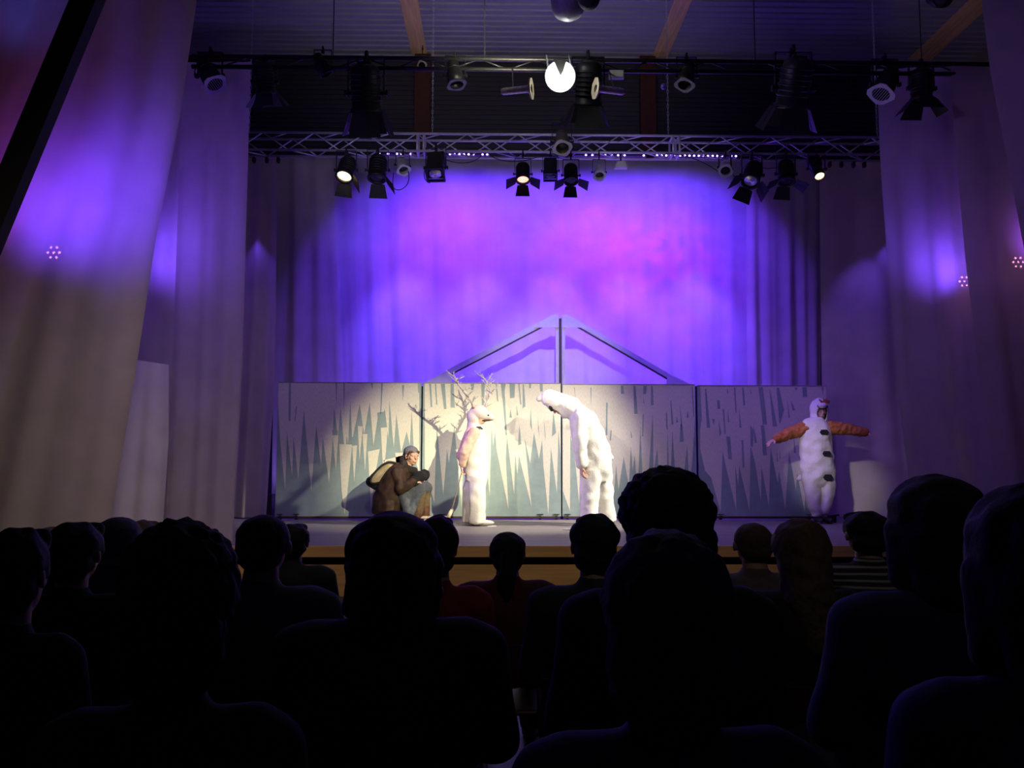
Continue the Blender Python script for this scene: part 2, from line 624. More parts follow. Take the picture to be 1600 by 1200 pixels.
# the deep beam at the right, ending before the wall
a = P(1418, 92, BACK - 0.1); b = P(1455, 92, BACK - 0.1)
bm = bmesh.new()
box(bm, (a.x, -3.9, a.z), (min(b.x, WX - 0.05), BACK - 0.1, CEIL - 0.005), 0.006)
tag(obj('roof_beam', bm, M_GLULAM), 'deep orange brown timber beam in the upper right corner', 'beam', 'timber roof beams')
for px0, px1, lb in ((648, 673, 'dark red steel post on the back wall left of centre'), (1000, 1024, 'dark red steel post on the back wall right of centre')):
    a = P(px0, 100, BACK - 0.13); b = P(px1, 100, BACK - 0.13)
    bm = bmesh.new()
    box(bm, (a.x, BACK - 0.15, DECK), (b.x, BACK - 0.02, P(660, 76, BACK - 0.1).z - 0.04), 0.004)
    tag(obj('wall_post', bm, M_REDPOST), lb, 'post', 'red wall posts')

# slanted dark strut in front of the left curtain
a = P(137, 0, 5.8); b = P(-42, 430, 5.8)
d = (b - a) / (a.z - b.z)
p0 = a + d * (a.z - 0.0)
p1 = a - d * (CEIL - a.z - 0.01)
bm = bmesh.new()
wv = V(0.095, 0, 0); wy = V(0, 0.055, 0)
vs = []
for q in (p0, p1):
    for sx, sy in ((-1, -1), (1, -1), (1, 1), (-1, 1)):
        vs.append(bm.verts.new(q + wv * sx + wy * sy))
for i in range(4):
    bm.faces.new((vs[i], vs[(i + 1) % 4], vs[4 + (i + 1) % 4], vs[4 + i]))
bm.faces.new(vs[:4]); bm.faces.new(vs[4:][::-1])
tag(obj('roof_strut', bm, mat('dark_stained_timber', (0.004, 0.003, 0.003), 0.9)), 'black slanting timber strut in front of the left curtain', 'strut')

# stage
M_STAGE = mat('worn_stage_boards', (0.23, 0.20, 0.20), 0.55, 0, 0.2, 3, 0.12, stretch=(0.6, 6, 1))
M_FASCIA = mat('orange_pine_fascia', (0.66, 0.38, 0.12), 0.55, 0, 0.15, 3, 0.05, stretch=(0.4, 1, 8))
SF = 8.5
bm = bmesh.new()
box(bm, (-WX, SF, DECK - 0.02), (WX, BACK, DECK))
struct(obj('floor_stage', bm, M_STAGE))
bm = bmesh.new()
box(bm, (-WX, SF - 0.03, P(800, 870, SF).z), (WX, SF, DECK), 0.003)
struct(obj('trim_2', bm, M_FASCIA))
bm = bmesh.new()
box(bm, (-WX, SF + 0.12, 0.0), (WX, SF + 0.15, DECK - 0.02))
struct(obj('trim_3', bm, M_BLACKM))
bm = bmesh.new()
box(bm, (-WX, SF - 0.03, 0.0), (WX, SF, P(800, 882, SF).z), 0.003)
struct(obj('trim_4', bm, M_FASCIA))


# ------------------------------------------------------------------ curtains
def interp(pts, t):
    """pts: (px, py) polyline, t = 0..1 by py"""
    y0, y1 = pts[0][1], pts[-1][1]
    py = y0 + (y1 - y0) * t
    for (xa, ya), (xb, yb) in zip(pts, pts[1:]):
        if py <= yb + 1e-6:
            k = (py - ya) / (yb - ya) if yb != ya else 0
            k = max(0, min(1, k))
            return xa + (xb - xa) * k, py
    return pts[-1]


def drape(name, L, Rr, Y0, Y1, nf, amp, seed, m, label, cat='curtain', nu=110, nv=40, group='curtains round the stage', power=1.0, spread=0.0, hem=None, amp_top=0.3, fine=0.25):
    bm = bmesh.new()
    rnd = random.Random(seed)
    comp = [(nf * (0.6 + 0.9 * rnd.random()), rnd.random() * 6.28, 0.5 + 0.5 * rnd.random()) for _ in range(4)]
    tot = sum(c[2] for c in comp)
    grid = []
    for j in range(nv + 1):
        t = j / nv
        lx, ly = interp(L, t)
        rx, ry = interp(Rr, t)
        row = []
        for i in range(nu + 1):
            u = i / nu
            w = 0.0
            uu = u + 0.02 * math.sin(3 * t + seed) * (t)
            for fq, ph, am in comp:
                sgn = math.sin(2 * PI * fq * uu + ph + 0.5 * math.sin(2.2 * t + ph))
                w += am * math.copysign(abs(sgn) ** power, sgn)
            w /= tot
            w += fine * noise.noise(V(u * nf * 3.5, t * 1.3, seed))
            a = amp * (amp_top + (1 - amp_top) * min(1, t * 1.6))
            Y = Y0 + (Y1 - Y0) * u + w * a
            px = lx + (rx - lx) * u
            py = ly + (ry - ly) * u
            q = P(px, py, Y0 + (Y1 - Y0) * u)
            row.append(bm.verts.new((q.x + spread * w * a, Y, q.z)))
        grid.append(row)
    for j in range(nv):
        for i in range(nu):
            bm.faces.new((grid[j][i], grid[j][i + 1], grid[j + 1][i + 1], grid[j + 1][i]))
    o = obj(name, bm, m, None, True)
    tag(o, label, cat, group)
    # rolled side hems as part of the cloth
    for col_ in (0, nu):
        pts = [r[col_] for r in ()]
    return o


zb = lambda Y, z: 0
def py_of(px, Y, z):
    """photo row of world height z on the plane y = Y (near column px)"""
    lo, hi = -2000.0, 4000.0
    for _ in range(50):
        mid = (lo + hi) / 2
        if P(px, mid, Y).z > z:
            lo = mid
        else:
            hi = mid
    return (lo + hi) / 2


# backdrop
by = 13.35
hb = py_of(800, by, DECK + 0.02)
drape('backdrop_curtain', [(505, 246), (512, hb)], [(1180, 250), (1182, hb)], by, by, 17, 0.065, 3, M_CYC,
      'wide pale backdrop curtain glowing blue and magenta behind the stage', nu=360, nv=30, power=0.8, group=None, amp_top=0.25)
hb = py_of(480, 12.9, DECK + 0.02)
drape('side_curtain', [(432, 243), (428, 600), (425, hb)], [(520, 246), (535, 600), (540, hb)], 12.75, 12.95, 2.2, 0.11, 5, M_CURT,
      'grey muslin curtain between the left wing and the blue backdrop', nu=90)
drape('side_curtain', [(1166, 249), (1168, 600), (1170, hb)], [(1284, 251), (1284, 600), (1290, hb)], 12.95, 12.8, 4, 0.07, 8, M_CURT,
      'grey pleated curtain right of the blue backdrop', nu=110)
hb = py_of(400, 12.1, DECK + 0.02)
drape('wing_curtain', [(378, 246), (352, 560), (345, hb)], [(434, 245), (430, 600), (417, hb)], 12.1, 12.2, 2.0, 0.06, 12, M_CURT2,
      'narrow curtain strip hanging left of the painted panels', nu=60)
drape('wing_curtain', [(1280, 252), (1284, 600), (1294, hb)], [(1425, 250), (1430, 600), (1450, hb)], 12.4, 11.9, 1.6, 0.10, 15, M_CURT2,
      'curtain behind the rightmost performer with a diagonal blue glow', nu=90, spread=0.3)
# masking strips hung from the front bar
h1 = py_of(330, 8.75, DECK + 0.01)
drape('masking_curtain', [(286, 98), (268, 560), (258, 815), (255, h1)], [(392, 96), (386, 300), (378, 560), (364, 800), (362, h1)], 8.9, 8.75, 2.2, 0.09, 21, M_CURT,
      'tall pale masking curtain hanging beside the left end of the truss', nu=100, fine=0.2)
drape('masking_curtain', [(240, 98), (215, 400), (195, 600), (170, h1)], [(290, 98), (278, 400), (272, 600), (262, h1)], 9.15, 9.1, 1.0, 0.06, 24, M_CURT,
      'narrow masking curtain just behind the large left drape', nu=60)
drape('masking_curtain', [(1370, 108), (1376, 250), (1387, 400), (1402, 600), (1420, 750), (1428, h1)], [(1489, 104), (1494, 200), (1513, 400), (1540, 600), (1564, 750), (1575, h1)], 9.0, 9.05, 2.4, 0.11, 31, M_CURT,
      'tall masking curtain beside the right end of the truss', nu=110)
drape('masking_curtain', [(1484, 104), (1490, 200), (1508, 400), (1534, 600), (1556, 750), (1565, h1)], [(1640, 104), (1665, 400), (1700, h1)], 8.6, 8.4, 1.6, 0.08, 34, M_CURT,
      'masking curtain second from the right edge with a violet glow', nu=100)
# large drapes nearest the audience
h0 = py_of(150, 7.0, 0.02)
dl = drape('house_drape', [(40, -260), (-30, 0), (-140, 300), (-260, 560), (-330, 810), (-360, h0)], [(322, -260), (305, 0), (278, 180), (240, 370), (205, 600), (171, 810), (150, h0)], 7.3, 7.0, 3.4, 0.12, 41, M_CURT2,
      'large cream drape sweeping outward at the left with a broad blue glow', nu=160, nv=60, spread=0.1, fine=0.3)
dr = drape('house_drape', [(1520, -260), (1534, 0), (1548, 110), (1598, 370), (1640, 600), (1690, h0)], [(1800, -260), (1840, 0), (1900, 400), (1960, h0)], 7.0, 6.8, 1.6, 0.05, 44, M_CURT2,
      'plum shaded drape at the right edge nearest the audience', nu=100, spread=0.3)
# white sheet hung low behind the left drape
hs = py_of(200, 8.4, 0.02)
drape('hanging_sheet', [(198, 560), (180, 690), (160, 850), (158, hs)], [(264, 570), (264, 690), (253, 850), (252, hs)], 8.25, 8.3, 1.6, 0.03, 51, M_SHEET,
      'white sheet hanging low behind the edge of the large left drape', cat='sheet', group=None, nu=50, nv=30)


# ------------------------------------------------------------------ LED pars glowing through the curtains
def led_par(px, py, Y, ledm, label, k=1.0):
    c = P(px, py, Y)
    t = empty('led_par', c)
    tag(t, label, 'stage light', 'LED pars shining through the curtains')
    bm = bmesh.new()
    prof = [(0.02, 0.16), (0.07, 0.155), (0.10, 0.12), (0.105, 0.0), (0.112, -0.01), (0.112, -0.03), (0.09, -0.03), (0.088, -0.005), (0.0005, -0.005)]
    lathe(bm, prof, 24)
    h = obj('housing', bm, M_BLACK, t, True)
    h.rotation_euler = (R(-90), 0, 0)
    me = None
    for i in range(7):
        r = 0 if i == 0 else 0.055
        a = i * PI / 3
        if me is None:
            bm = bmesh.new()
            ball(bm, (0, 0, 0), (0.012, 0.006, 0.012), 10, 6)
            me = bm_mesh(bm, 'led', True)
            me.materials.append(ledm)
        o = link('led', me, None, t)
        o.location = (r * math.cos(a), -0.012, r * math.sin(a))
    bm = bmesh.new()
    for sx in (-1, 1):
        box(bm, (sx * 0.125 - 0.006, 0.03, -0.16), (sx * 0.125 + 0.006, 0.06, 0.02))
    box(bm, (-0.131, 0.03, -0.172), (0.131, 0.06, -0.16))
    obj('yoke', bm, M_BLACKM, t)
    bm = bmesh.new()
    base = -c.z + (DECK if Y > SF else 0.0)
    tube(bm, (0, 0.045, -0.172), (0, 0.045, base + 0.02), 0.016)
    for i in range(3):
        a = i * 2 * PI / 3 + 0.4
        tube(bm, (0, 0.045, base + 0.45), (0.3 * math.cos(a), 0.045 + 0.3 * math.sin(a) * 0.6, base + 0.012), 0.010)
    obj('stand', bm, M_BLACKM, t)
    return c


c = led_par(85, 395, 7.75, M_LED_PINK, 'LED par seen as a ring of pink dots through the large left drape')
spot('led_glow_left', c + V(0.15, 0.12, 0.05), c + V(0.3, -0.6, 0.30), 170, (0.12, 0.035, 1.0), 110, 1.0, 0.06)
spot('led_glow_left', c + V(0.7, 0.25, 0.15), c + V(0.85, -0.6, 0.30), 230, (0.12, 0.035, 1.0), 100, 1.0, 0.06)
c = led_par(1506, 440, 9.35, M_LED_PINK, 'LED par seen as dots through the violet glow at the right')
spot('led_glow_right', c + V(0, 0.15, 0), c + V(0.0, -0.6, 0.35), 60, (0.85, 0.16, 1.0), 70, 1.0, 0.05)
spot('led_glow_right', c + V(-0.35, 0.15, 0), c + V(-0.5, -0.6, 0.30), 110, (0.14, 0.05, 1.0), 115, 1.0, 0.05)
c = led_par(1590, 410, 8.95, M_LED_PINK, 'LED par behind the drape at the right picture edge')
spot('led_glow_edge', c + V(0, -0.05, 0), c + V(0.0, -0.6, 0.2), 50, (0.3, 0.07, 1.0), 100, 1.0, 0.05)
c = P(300, 430, 9.7)
spot('led_glow_wing_left', c, c + V(0.05, -0.6, 0.2), 130, (0.14, 0.05, 1.0), 120, 1.0, 0.05)
spot('led_glow_wing_left', P(402, 345, 11.93), P(402, 470, 12.15), 26, (0.13, 0.05, 1.0), 60, 1.0, 0.03)
spot('led_glow_wing_right', P(1368, 330, 11.75), P(1325, 520, 12.2), 90, (0.14, 0.055, 1.0), 46, 1.0, 0.03)
spot('led_glow_wing_right', P(1392, 340, 11.75), P(1384, 460, 12.1), 30, (0.13, 0.05, 1.0), 46, 1.0, 0.03)
# red and blue hall glow on the far left
spot('red_hall_glow', P(-150, 420, 6.5), P(15, 190, 7.25), 16, (1.0, 0.05, 0.05), 80, 1.0, 0.1)
spot('red_hall_glow', P(60, 420, 6.5), P(140, 150, 7.2), 3.5, (1.0, 0.12, 0.10), 80, 1.0, 0.1)
spot('blue_hall_glow', P(-120, -60, 6.5), P(40, 10, 7.2), 10, (0.08, 0.1, 1.0), 70, 1.0, 0.1)

# ------------------------------------------------------------------ painted panels
ORIG = {1: (425, 590, 5.108), 2: (655, 590, 5.104), 3: (870, 590, 5.104), 4: (1080, 590, 5.104)}
ZIG = {
    1: [(45, 180), (65, 500), (105, 895), (120, 430), (160, 785), (172, 470), (210, 810), (255, 255), (313, 910), (353, 380), (392, 700), (405, 475), (455, 835), (480, 560), (495, 235), (526, 470), (548, 240), (575, 530), (590, 540), (597, 455), (607, 530), (625, 180), (640, 500), (700, 210), (735, 450), (780, 195), (810, 540), (850, 280), (866, 395), (900, 245), (930, 490), (937, 180), (972, 560), (993, 290), (1030, 600), (1075, 430), (1100, 540), (1115, 260), (1135, 640), (1176, 760)],
    2: [(44, 730), (120, 1000), (140, 380), (192, 940), (222, 570), (236, 685), (280, 380), (338, 1040), (352, 600), (420, 1000), (450, 500), (500, 700), (520, 500), (562, 950), (575, 380), (590, 545), (605, 420), (614, 560), (712, 1055), (690, 640), (700, 470), (757, 935), (765, 600), (783, 770), (795, 620), (897, 1035), (840, 480), (885, 685), (915, 440), (955, 650), (980, 500), (990, 700), (1030, 1095), (1050, 560), (1098, 920), (1110, 420), (1128, 640)],
    3: [(47, 900), (105, 1065), (108, 450), (150, 700), (178, 1005), (187, 600), (250, 900), (300, 600), (350, 950), (400, 700), (430, 600), (455, 940), (472, 690), (492, 900), (533, 630), (575, 860), (590, 540), (605, 740), (620, 620), (645, 950), (665, 400), (690, 900), (735, 720), (765, 280), (772, 760), (800, 560), (830, 1000), (880, 760), (882, 400), (902, 950), (922, 420), (960, 1000), (1010, 800), (1040, 540), (1060, 930), (1085, 600), (1112, 300)],
    4: [(70, 560), (110, 740), (160, 800), (235, 1075), (250, 580), (275, 700), (360, 1060), (352, 700), (375, 860), (382, 700), (465, 1060), (472, 540), (510, 680), (557, 990), (560, 710), (620, 1030), (632, 560), (690, 845), (700, 740), (750, 1050), (780, 590), (835, 900), (845, 760), (905, 1075), (910, 560), (1000, 900), (1020, 500), (1060, 980), (1080, 500), (1098, 800)],
}
BEI = {
    1: [[(483, 460), (530, 460), (510, 740)], [(537, 530), (640, 535), (595, 980), (580, 1090), (555, 900)], [(640, 545), (680, 540), (655, 830)], [(685, 385), (725, 390), (698, 660)], [(722, 450), (762, 450), (742, 745)], [(765, 590), (860, 570), (830, 740), (790, 1040)], [(868, 400), (925, 395), (905, 640), (885, 720)], [(890, 660), (1045, 620), (1040, 720), (960, 900)], [(983, 600), (1050, 600), (1010, 900)]],
    2: [[(615, 520), (680, 500), (690, 700), (712, 1050)]], 3: [], 4: [],
}
TEA = {
    1: [[(135, 42), (152, 42), (148, 345), (133, 345)], [(192, 230), (200, 230), (188, 345), (180, 345)], [(508, 42), (520, 42), (514, 240)], [(570, 42), (582, 42), (576, 300)], [(790, 42), (805, 42), (800, 100)], [(872, 42), (885, 42), (872, 280), (864, 300)], [(1038, 60), (1055, 60), (1045, 190)], [(1165, 42), (1174, 42), (1174, 120), (1167, 120)], [(480, 420), (526, 420), (523, 458), (482, 458)], [(625, 480), (690, 460), (680, 530), (640, 535)], [(840, 280), (905, 270), (905, 390), (850, 395)]],
    2: [[(80, 50), (95, 50), (105, 235), (92, 235)], [(125, 50), (135, 50), (145, 215), (136, 215)], [(172, 50), (205, 50), (218, 250), (198, 250)], [(250, 50), (275, 50), (285, 240), (250, 240)], [(410, 50), (440, 50), (430, 100), (415, 100)], [(495, 50), (525, 50), (515, 220), (500, 220)], [(560, 50), (570, 50), (565, 110)], [(610, 50), (618, 50), (632, 190), (622, 190)], [(650, 50), (690, 50), (682, 110), (700, 460), (690, 460), (668, 200)], [(720, 50), (765, 50), (760, 160), (725, 165)], [(790, 50), (800, 50), (815, 215), (806, 215)], [(825, 55), (835, 55), (848, 230), (825, 245)], [(875, 50), (893, 50), (890, 85), (878, 85)], [(960, 50), (985, 50), (985, 110), (965, 110)], [(728, 250), (740, 320), (720, 320)], [(775, 215), (790, 300), (778, 300)], [(1070, 270), (1092, 440), (1060, 470)], [(800, 380), (815, 530), (790, 540)], [(890, 250), (900, 420), (885, 380)], [(945, 300), (960, 480), (950, 400)], [(995, 330), (1010, 500), (1003, 460)]],
    3: [[(510, 66), (530, 66), (538, 130), (512, 130)], [(610, 66), (628, 66), (645, 290), (618, 290)], [(690, 66), (718, 66), (712, 130), (690, 130)], [(752, 66), (764, 66), (772, 220), (750, 220)], [(137, 80), (143, 80), (149, 170)], [(268, 80), (276, 80), (273, 240)], [(394, 200), (405, 200), (403, 460), (390, 460)], [(430, 420), (438, 420), (432, 500), (420, 500)], [(685, 290), (693, 290), (688, 470), (680, 470)], [(905, 180), (912, 180), (930, 370), (915, 380)], [(985, 370), (1000, 370), (1012, 510), (980, 515)], [(955, 310), (970, 355), (950, 360)], [(1043, 260), (1052, 320), (1035, 320)], [(1075, 70), (1083, 70), (1095, 300), (1088, 320)], [(590, 420), (602, 480), (590, 480)], [(980, 200), (1000, 380), (990, 400)], [(690, 160), (699, 205), (690, 205)], [(870, 280), (878, 280), (884, 420), (872, 400)]],
    4: [[(66, 80), (72, 80), (84, 330), (66, 450)], [(108, 90), (120, 90), (150, 400), (125, 400)], [(165, 330), (187, 330), (180, 380)], [(205, 180), (225, 180), (232, 250), (210, 250)], [(285, 80), (298, 130), (285, 125)], [(290, 250), (305, 355), (292, 355)], [(250, 250), (262, 250), (275, 450), (265, 450)], [(340, 80), (352, 80), (362, 280), (352, 280)], [(405, 80), (418, 80), (430, 220), (415, 225)], [(465, 76), (482, 125), (474, 130)], [(535, 76), (570, 76), (605, 375), (570, 375)], [(622, 80), (640, 150), (685, 390), (650, 390)], [(680, 80), (700, 80), (740, 260), (710, 365), (702, 365)], [(820, 80), (850, 80), (835, 105)], [(885, 76), (920, 76), (925, 155), (890, 155)], [(795, 180), (830, 260), (805, 265)], [(765, 170), (787, 320), (775, 320)], [(280, 470), (310, 470), (325, 655), (295, 650)], [(400, 500), (415, 500), (425, 715), (410, 720)], [(495, 380), (525, 520), (505, 525)], [(555, 380), (580, 380), (605, 620), (572, 620)], [(380, 230), (400, 400), (385, 400)], [(218, 320), (240, 450), (225, 470)], [(740, 380), (757, 480), (745, 480)], [(815, 450), (835, 600), (820, 600)], [(680, 560), (692, 670), (682, 670)], [(1040, 76), (1055, 76), (1050, 150)], [(705, 570), (714, 650), (706, 650)], [(470, 380), (500, 420), (490, 560), (474, 540)]],
}
RECT = {1: (435, 656, 598, 807), 2: (661, 876.8, 599, 807), 3: (878.2, 1089.2, 601, 807), 4: (1090.2, 1297, 603, 807)}
M_TEAL = mat('grey_teal_scenery_paint', (0.27, 0.35, 0.345), 0.7, 0, 0.08, 9, 0.05)
M_BEIGE = mat('pale_icicle_paint', (0.70, 0.67, 0.555), 0.7, 0, 0.12, 40, 0.08, stretch=(3, 1, 0.6))
M_FRAMEP = mat('panel_timber_edge', (0.30, 0.30, 0.30), 0.7)
PY_ = 11.95
plabels = {1: 'leftmost icicle painted panel, behind the crouching performer', 2: 'icicle painted panel behind the antlered performer, second from left',
           3: 'icicle painted panel behind the bowing performer, third from left', 4: 'rightmost icicle painted panel, dim violet, beside the arms-out performer'}


def castor(bm, c):
    tube(bm, c + V(-0.018, 0, -0.045), c + V(0.018, 0, -0.045), 0.032, seg=16)
    box(bm, c + V(-0.024, -0.012, -0.05), c + V(-0.019, 0.012, 0.0))
    box(bm, c + V(0.019, -0.012, -0.05), c + V(0.024, 0.012, 0.0))
    box(bm, c + V(-0.035, -0.035, -0.006), c + V(0.035, 0.035, 0.0))


for k in (1, 2, 3, 4):
    x0, x1, y0, y1 = RECT[k]
    A = P(x0, y0, PY_); B = P(x1, y1, PY_)
    A2 = P(x0, y1, PY_)
    lx, rx_, zt, zb_ = (A.x), (B.x), A.z, B.z
    t = empty('scenery_panel', ((lx + rx_) / 2, PY_, DECK))
    tag(t, plabels[k], 'stage panel', 'icicle painted scenery panels')
    O = V((lx + rx_) / 2, PY_, DECK)
    bm = bmesh.new()
    box(bm, V(lx, PY_, zb_) - O, V(rx_, PY_ + 0.02, zt) - O, 0.002, 0)

    ox, oy, sc_ = ORIG[k]

    def poly(pts, off, mi):
        P3 = []
        for (u, v) in pts:
            q = P(ox + u / sc_, oy + v / sc_, PY_)
            P3.append((max(lx + 0.002, min(rx_ - 0.002, q.x)), max(zb_ + 0.002, min(zt - 0.002, q.z))))
        vs = [bm.verts.new((x - O.x, PY_ - off - O.y, z_ - O.z)) for x, z_ in P3]
        tris = tessellate_polygon([[Vector((x, z_, 0)) for x, z_ in P3]])
        for tr in tris:
            try:
                f = bm.faces.new([vs[i] for i in tr])
                f.material_index = mi
            except ValueError:
                pass

    zz = ZIG[k]
    ins_l, ins_r = zz[0][0], zz[-1][0]
    poly([(ins_r, 30), (ins_l, 30)] + zz, 0.0012, 1)
    for q in BEI[k]:
        poly(q, 0.0022, 1)
    for q in TEA[k]:
        poly(q, 0.0032, 0)
    me = bpy.data.meshes.new('painted_board')
    bm.normal_update()
    bm.to_mesh(me); bm.free()
    o = link('painted_board', me, [M_TEAL, M_BEIGE], t)
    bm = bmesh.new()
    for xx in (lx + 0.03, rx_ - 0.03, (lx + rx_) / 2):
        box(bm, V(xx - 0.03, PY_ + 0.021, zb_) - O, V(xx + 0.03, PY_ + 0.06, zt) - O, 0.002)
    for z_ in (zb_ + 0.03, zt - 0.03, (zb_ + zt) / 2):
        box(bm, V(lx + 0.06, PY_ + 0.022, z_ - 0.03) - O, V(rx_ - 0.06, PY_ + 0.058, z_ + 0.03) - O, 0.002)
    obj('back_frame', bm, M_FRAMEP, t)
    bm = bmesh.new()
    box(bm, V(lx, PY_ - 0.006, zt - 0.002) - O, V(rx_, PY_ + 0.062, zt + 0.012) - O, 0.002)
    obj('top_rail', bm, M_FRAMEP, t)
    bm = bmesh.new()
    box(bm, V(lx + 0.02, PY_ - 0.01, zb_ - 0.03) - O, V(rx_ - 0.02, PY_ + 0.05, zb_ - 0.002) - O, 0.002)
    obj('base_rail', bm, mat('dark_red_base_rail', (0.05, 0.018, 0.016), 0.6), t)
    for xx in (lx + 0.07, lx + 0.30, rx_ - 0.30, rx_ - 0.07):
        bm = bmesh.new()
        cc = V(xx, PY_ + 0.02, DECK + 0.077) - O
        castor(bm, cc)
        box(bm, cc + V(-0.05, -0.03, 0.0), cc + V(0.05, 0.03, max(0.004, zb_ - 0.03 - DECK - 0.077)))
        obj('castor', bm, M_BLACKM, t)

# added black strips keeping the backlight out of the panel seams
for px_, lb in ((659, 'added black strip darkening the gap between the first and second panels'), (877.5, 'added black strip darkening the seam of the second and third panels'), (1089.7, 'added black strip darkening the seam of the third and fourth panels')):
    a = P(px_ - 2.2, 603, PY_ + 0.03); b = P(px_ + 2.2, 603, PY_ + 0.03)
    bm = bmesh.new()
    box(bm, (a.x, PY_ + 0.07, DECK + 0.005), (b.x, PY_ + 0.10, a.z), 0.002)
    tag(obj('seam_blocker', bm, M_BLACKM), lb, 'post')

# blue LED strip on the deck behind the panels
a = P(700, 812, PY_ + 0.35); b = P(860, 812, PY_ + 0.35)
bm = bmesh.new()
box(bm, (a.x, PY_ + 0.35, DECK + 0.002), (b.x, PY_ + 0.39, DECK + 0.03), 0.003)
t = obj('led_strip', bm, M_BLACKM)
tag(t, 'violet LED strip lying on the deck behind the second panel', 'led strip')
bm = bmesh.new()
box(bm, (a.x + 0.01, PY_ + 0.346, DECK + 0.008), (b.x - 0.01, PY_ + 0.3495, DECK + 0.024))
obj('diffuser', bm, mat('violet_strip', (0.4, 0.3, 1), 0.4, 0, 0.02, 10, 0, (0.22, 0.1, 1.0), 2.0), t)

# gable frames standing behind the panels
M_GABLE = mat('grey_painted_gable_timber', (0.55, 0.53, 0.52), 0.7, 0, 0.08, 10)
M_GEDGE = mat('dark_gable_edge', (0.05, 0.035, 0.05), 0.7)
GY = 12.45


def gable(sgn, label):
    S = lambda px, py: P(px, py, GY)
    if sgn < 0:
        pk = [(873, 492), (863, 492), (835, 512), (873, 512)]
        rf = [(863, 492), (873, 496), (706, 583), (700, 577)]
        bs = [(706, 575), (664, 598), (706, 598)]
        po = (868, 873.2)
    else:
        pk = [(878, 492), (888, 492), (908, 512), (878, 512)]
        rf = [(888, 492), (880, 496), (1044, 591), (1049, 586)]
        bs = [(1044, 584), (1082, 602), (1040, 602)]
        po = (877.8, 883)
    O = V(S(875, 600).x + sgn * 0.6, GY, DECK)
    t = empty('roof_gable', O)
    tag(t, label, 'scenery frame', 'grey gable frames behind the panels')
    conv = lambda pts, dz=0: [(S(*q).x - O.x, S(*q).z - O.z + dz) for q in pts]
    for nm, pts, m_ in (('peak_plate', pk, M_GABLE), ('rafter', rf, M_GABLE), ('base_plate', bs, M_GABLE)):
        bm = bmesh.new()
        y0_ = -0.012 if 'plate' in nm else 0.0
        y1_ = -0.001 if 'plate' in nm else 0.05
        prism(bm, conv(pts), y0_, y1_)
        obj(nm, bm, m_, t)
    bm = bmesh.new()
    a_, b_ = S(po[0], 500).x - O.x, S(po[1], 500).x - O.x
    box(bm, (a_, 0.001, 0.003), (b_, 0.05, S(870, 496).z - O.z), 0.002)
    obj('post', bm, M_GABLE, t)
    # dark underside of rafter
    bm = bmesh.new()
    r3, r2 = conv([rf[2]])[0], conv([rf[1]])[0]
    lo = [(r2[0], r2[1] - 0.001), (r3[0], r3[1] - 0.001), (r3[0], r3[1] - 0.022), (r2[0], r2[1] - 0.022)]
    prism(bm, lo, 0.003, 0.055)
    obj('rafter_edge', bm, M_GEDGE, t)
    # rear leg keeping the frame upright
    bm = bmesh.new()
    tube(bm, (sgn * 0.2, 0.05, 1.6), (sgn * 0.2, 0.42, 0.02), 0.02, seg=8)
    box(bm, (sgn * 0.2 - 0.03, 0.02, 0.0), (sgn * 0.2 + 0.03, 0.45, 0.02))
    box(bm, (min(a_, sgn * 1.5), 0.0015, 1.55), (max(b_, sgn * 1.5), 0.03, 1.62))
    obj('brace', bm, M_GEDGE, t)


gable(-1, 'left half of the grey roof gable rising behind the panels')
gable(1, 'right half of the grey roof gable rising behind the panels')
a = P(873.6, 497, GY); b = P(877.4, 497, GY)
bm = bmesh.new()
box(bm, (a.x, GY + 0.02, DECK + 0.003), (b.x, GY + 0.05, a.z), 0.001)
tag(obj('gable_post', bm, M_GEDGE), 'dark upright between the two gable halves', 'post')

# ------------------------------------------------------------------ box truss
TY = 11.55
zl = P(800, 237, TY).z
zt_ = P(800, 210, TY).z
h_ = zt_ - zl
xl, xr = P(370, 230, TY).x, P(1400, 230, TY).x
TR = empty('box_truss', ((xl + xr) / 2, TY, zl))
tag(TR, 'silver aluminium box truss spanning the stage above the backdrop', 'truss')
O = V((xl + xr) / 2, TY, zl)
for (yy, zz_) in ((0, 0), (0, h_), (h_, 0), (h_, h_)):
    bm = bmesh.new()
    tube(bm, V(xl, TY + yy, zl + zz_) - O, V(xr, TY + yy, zl + zz_) - O, 0.018, seg=14)
    obj('chord', bm, M_ALU, TR, True)
n = 26
st = (xr - xl) / n
for i in range(n):
    xa, xb = xl + i * st, xl + (i + 1) * st
    up = i % 2 == 0
    faces_ = ((0, None), (h_, None))
    bm = bmesh.new()
    za, zb2 = (0, h_) if up else (h_, 0)
    tube(bm, V(xa, TY, zl + za) - O, V(xb, TY, zl + zb2) - O, 0.010, seg=8)
    obj('brace', bm, M_ALU, TR, True)
    bm = bmesh.new()
    tube(bm, V(xa, TY + h_, zl + zb2) - O, V(xb, TY + h_, zl + za) - O, 0.010, seg=8)
    obj('brace', bm, M_ALU, TR, True)
    if i % 2 == 0:
        bm = bmesh.new()
        tube(bm, V(xa, TY, zl) - O, V(xb, TY + h_, zl) - O, 0.010, seg=8)
        obj('brace', bm, M_ALU, TR, True)
        bm = bmesh.new()
        tube(bm, V(xb, TY + h_, zl + h_) - O, V(xb + st, TY, zl + h_) - O, 0.010, seg=8)
        obj('brace', bm, M_ALU, TR, True)
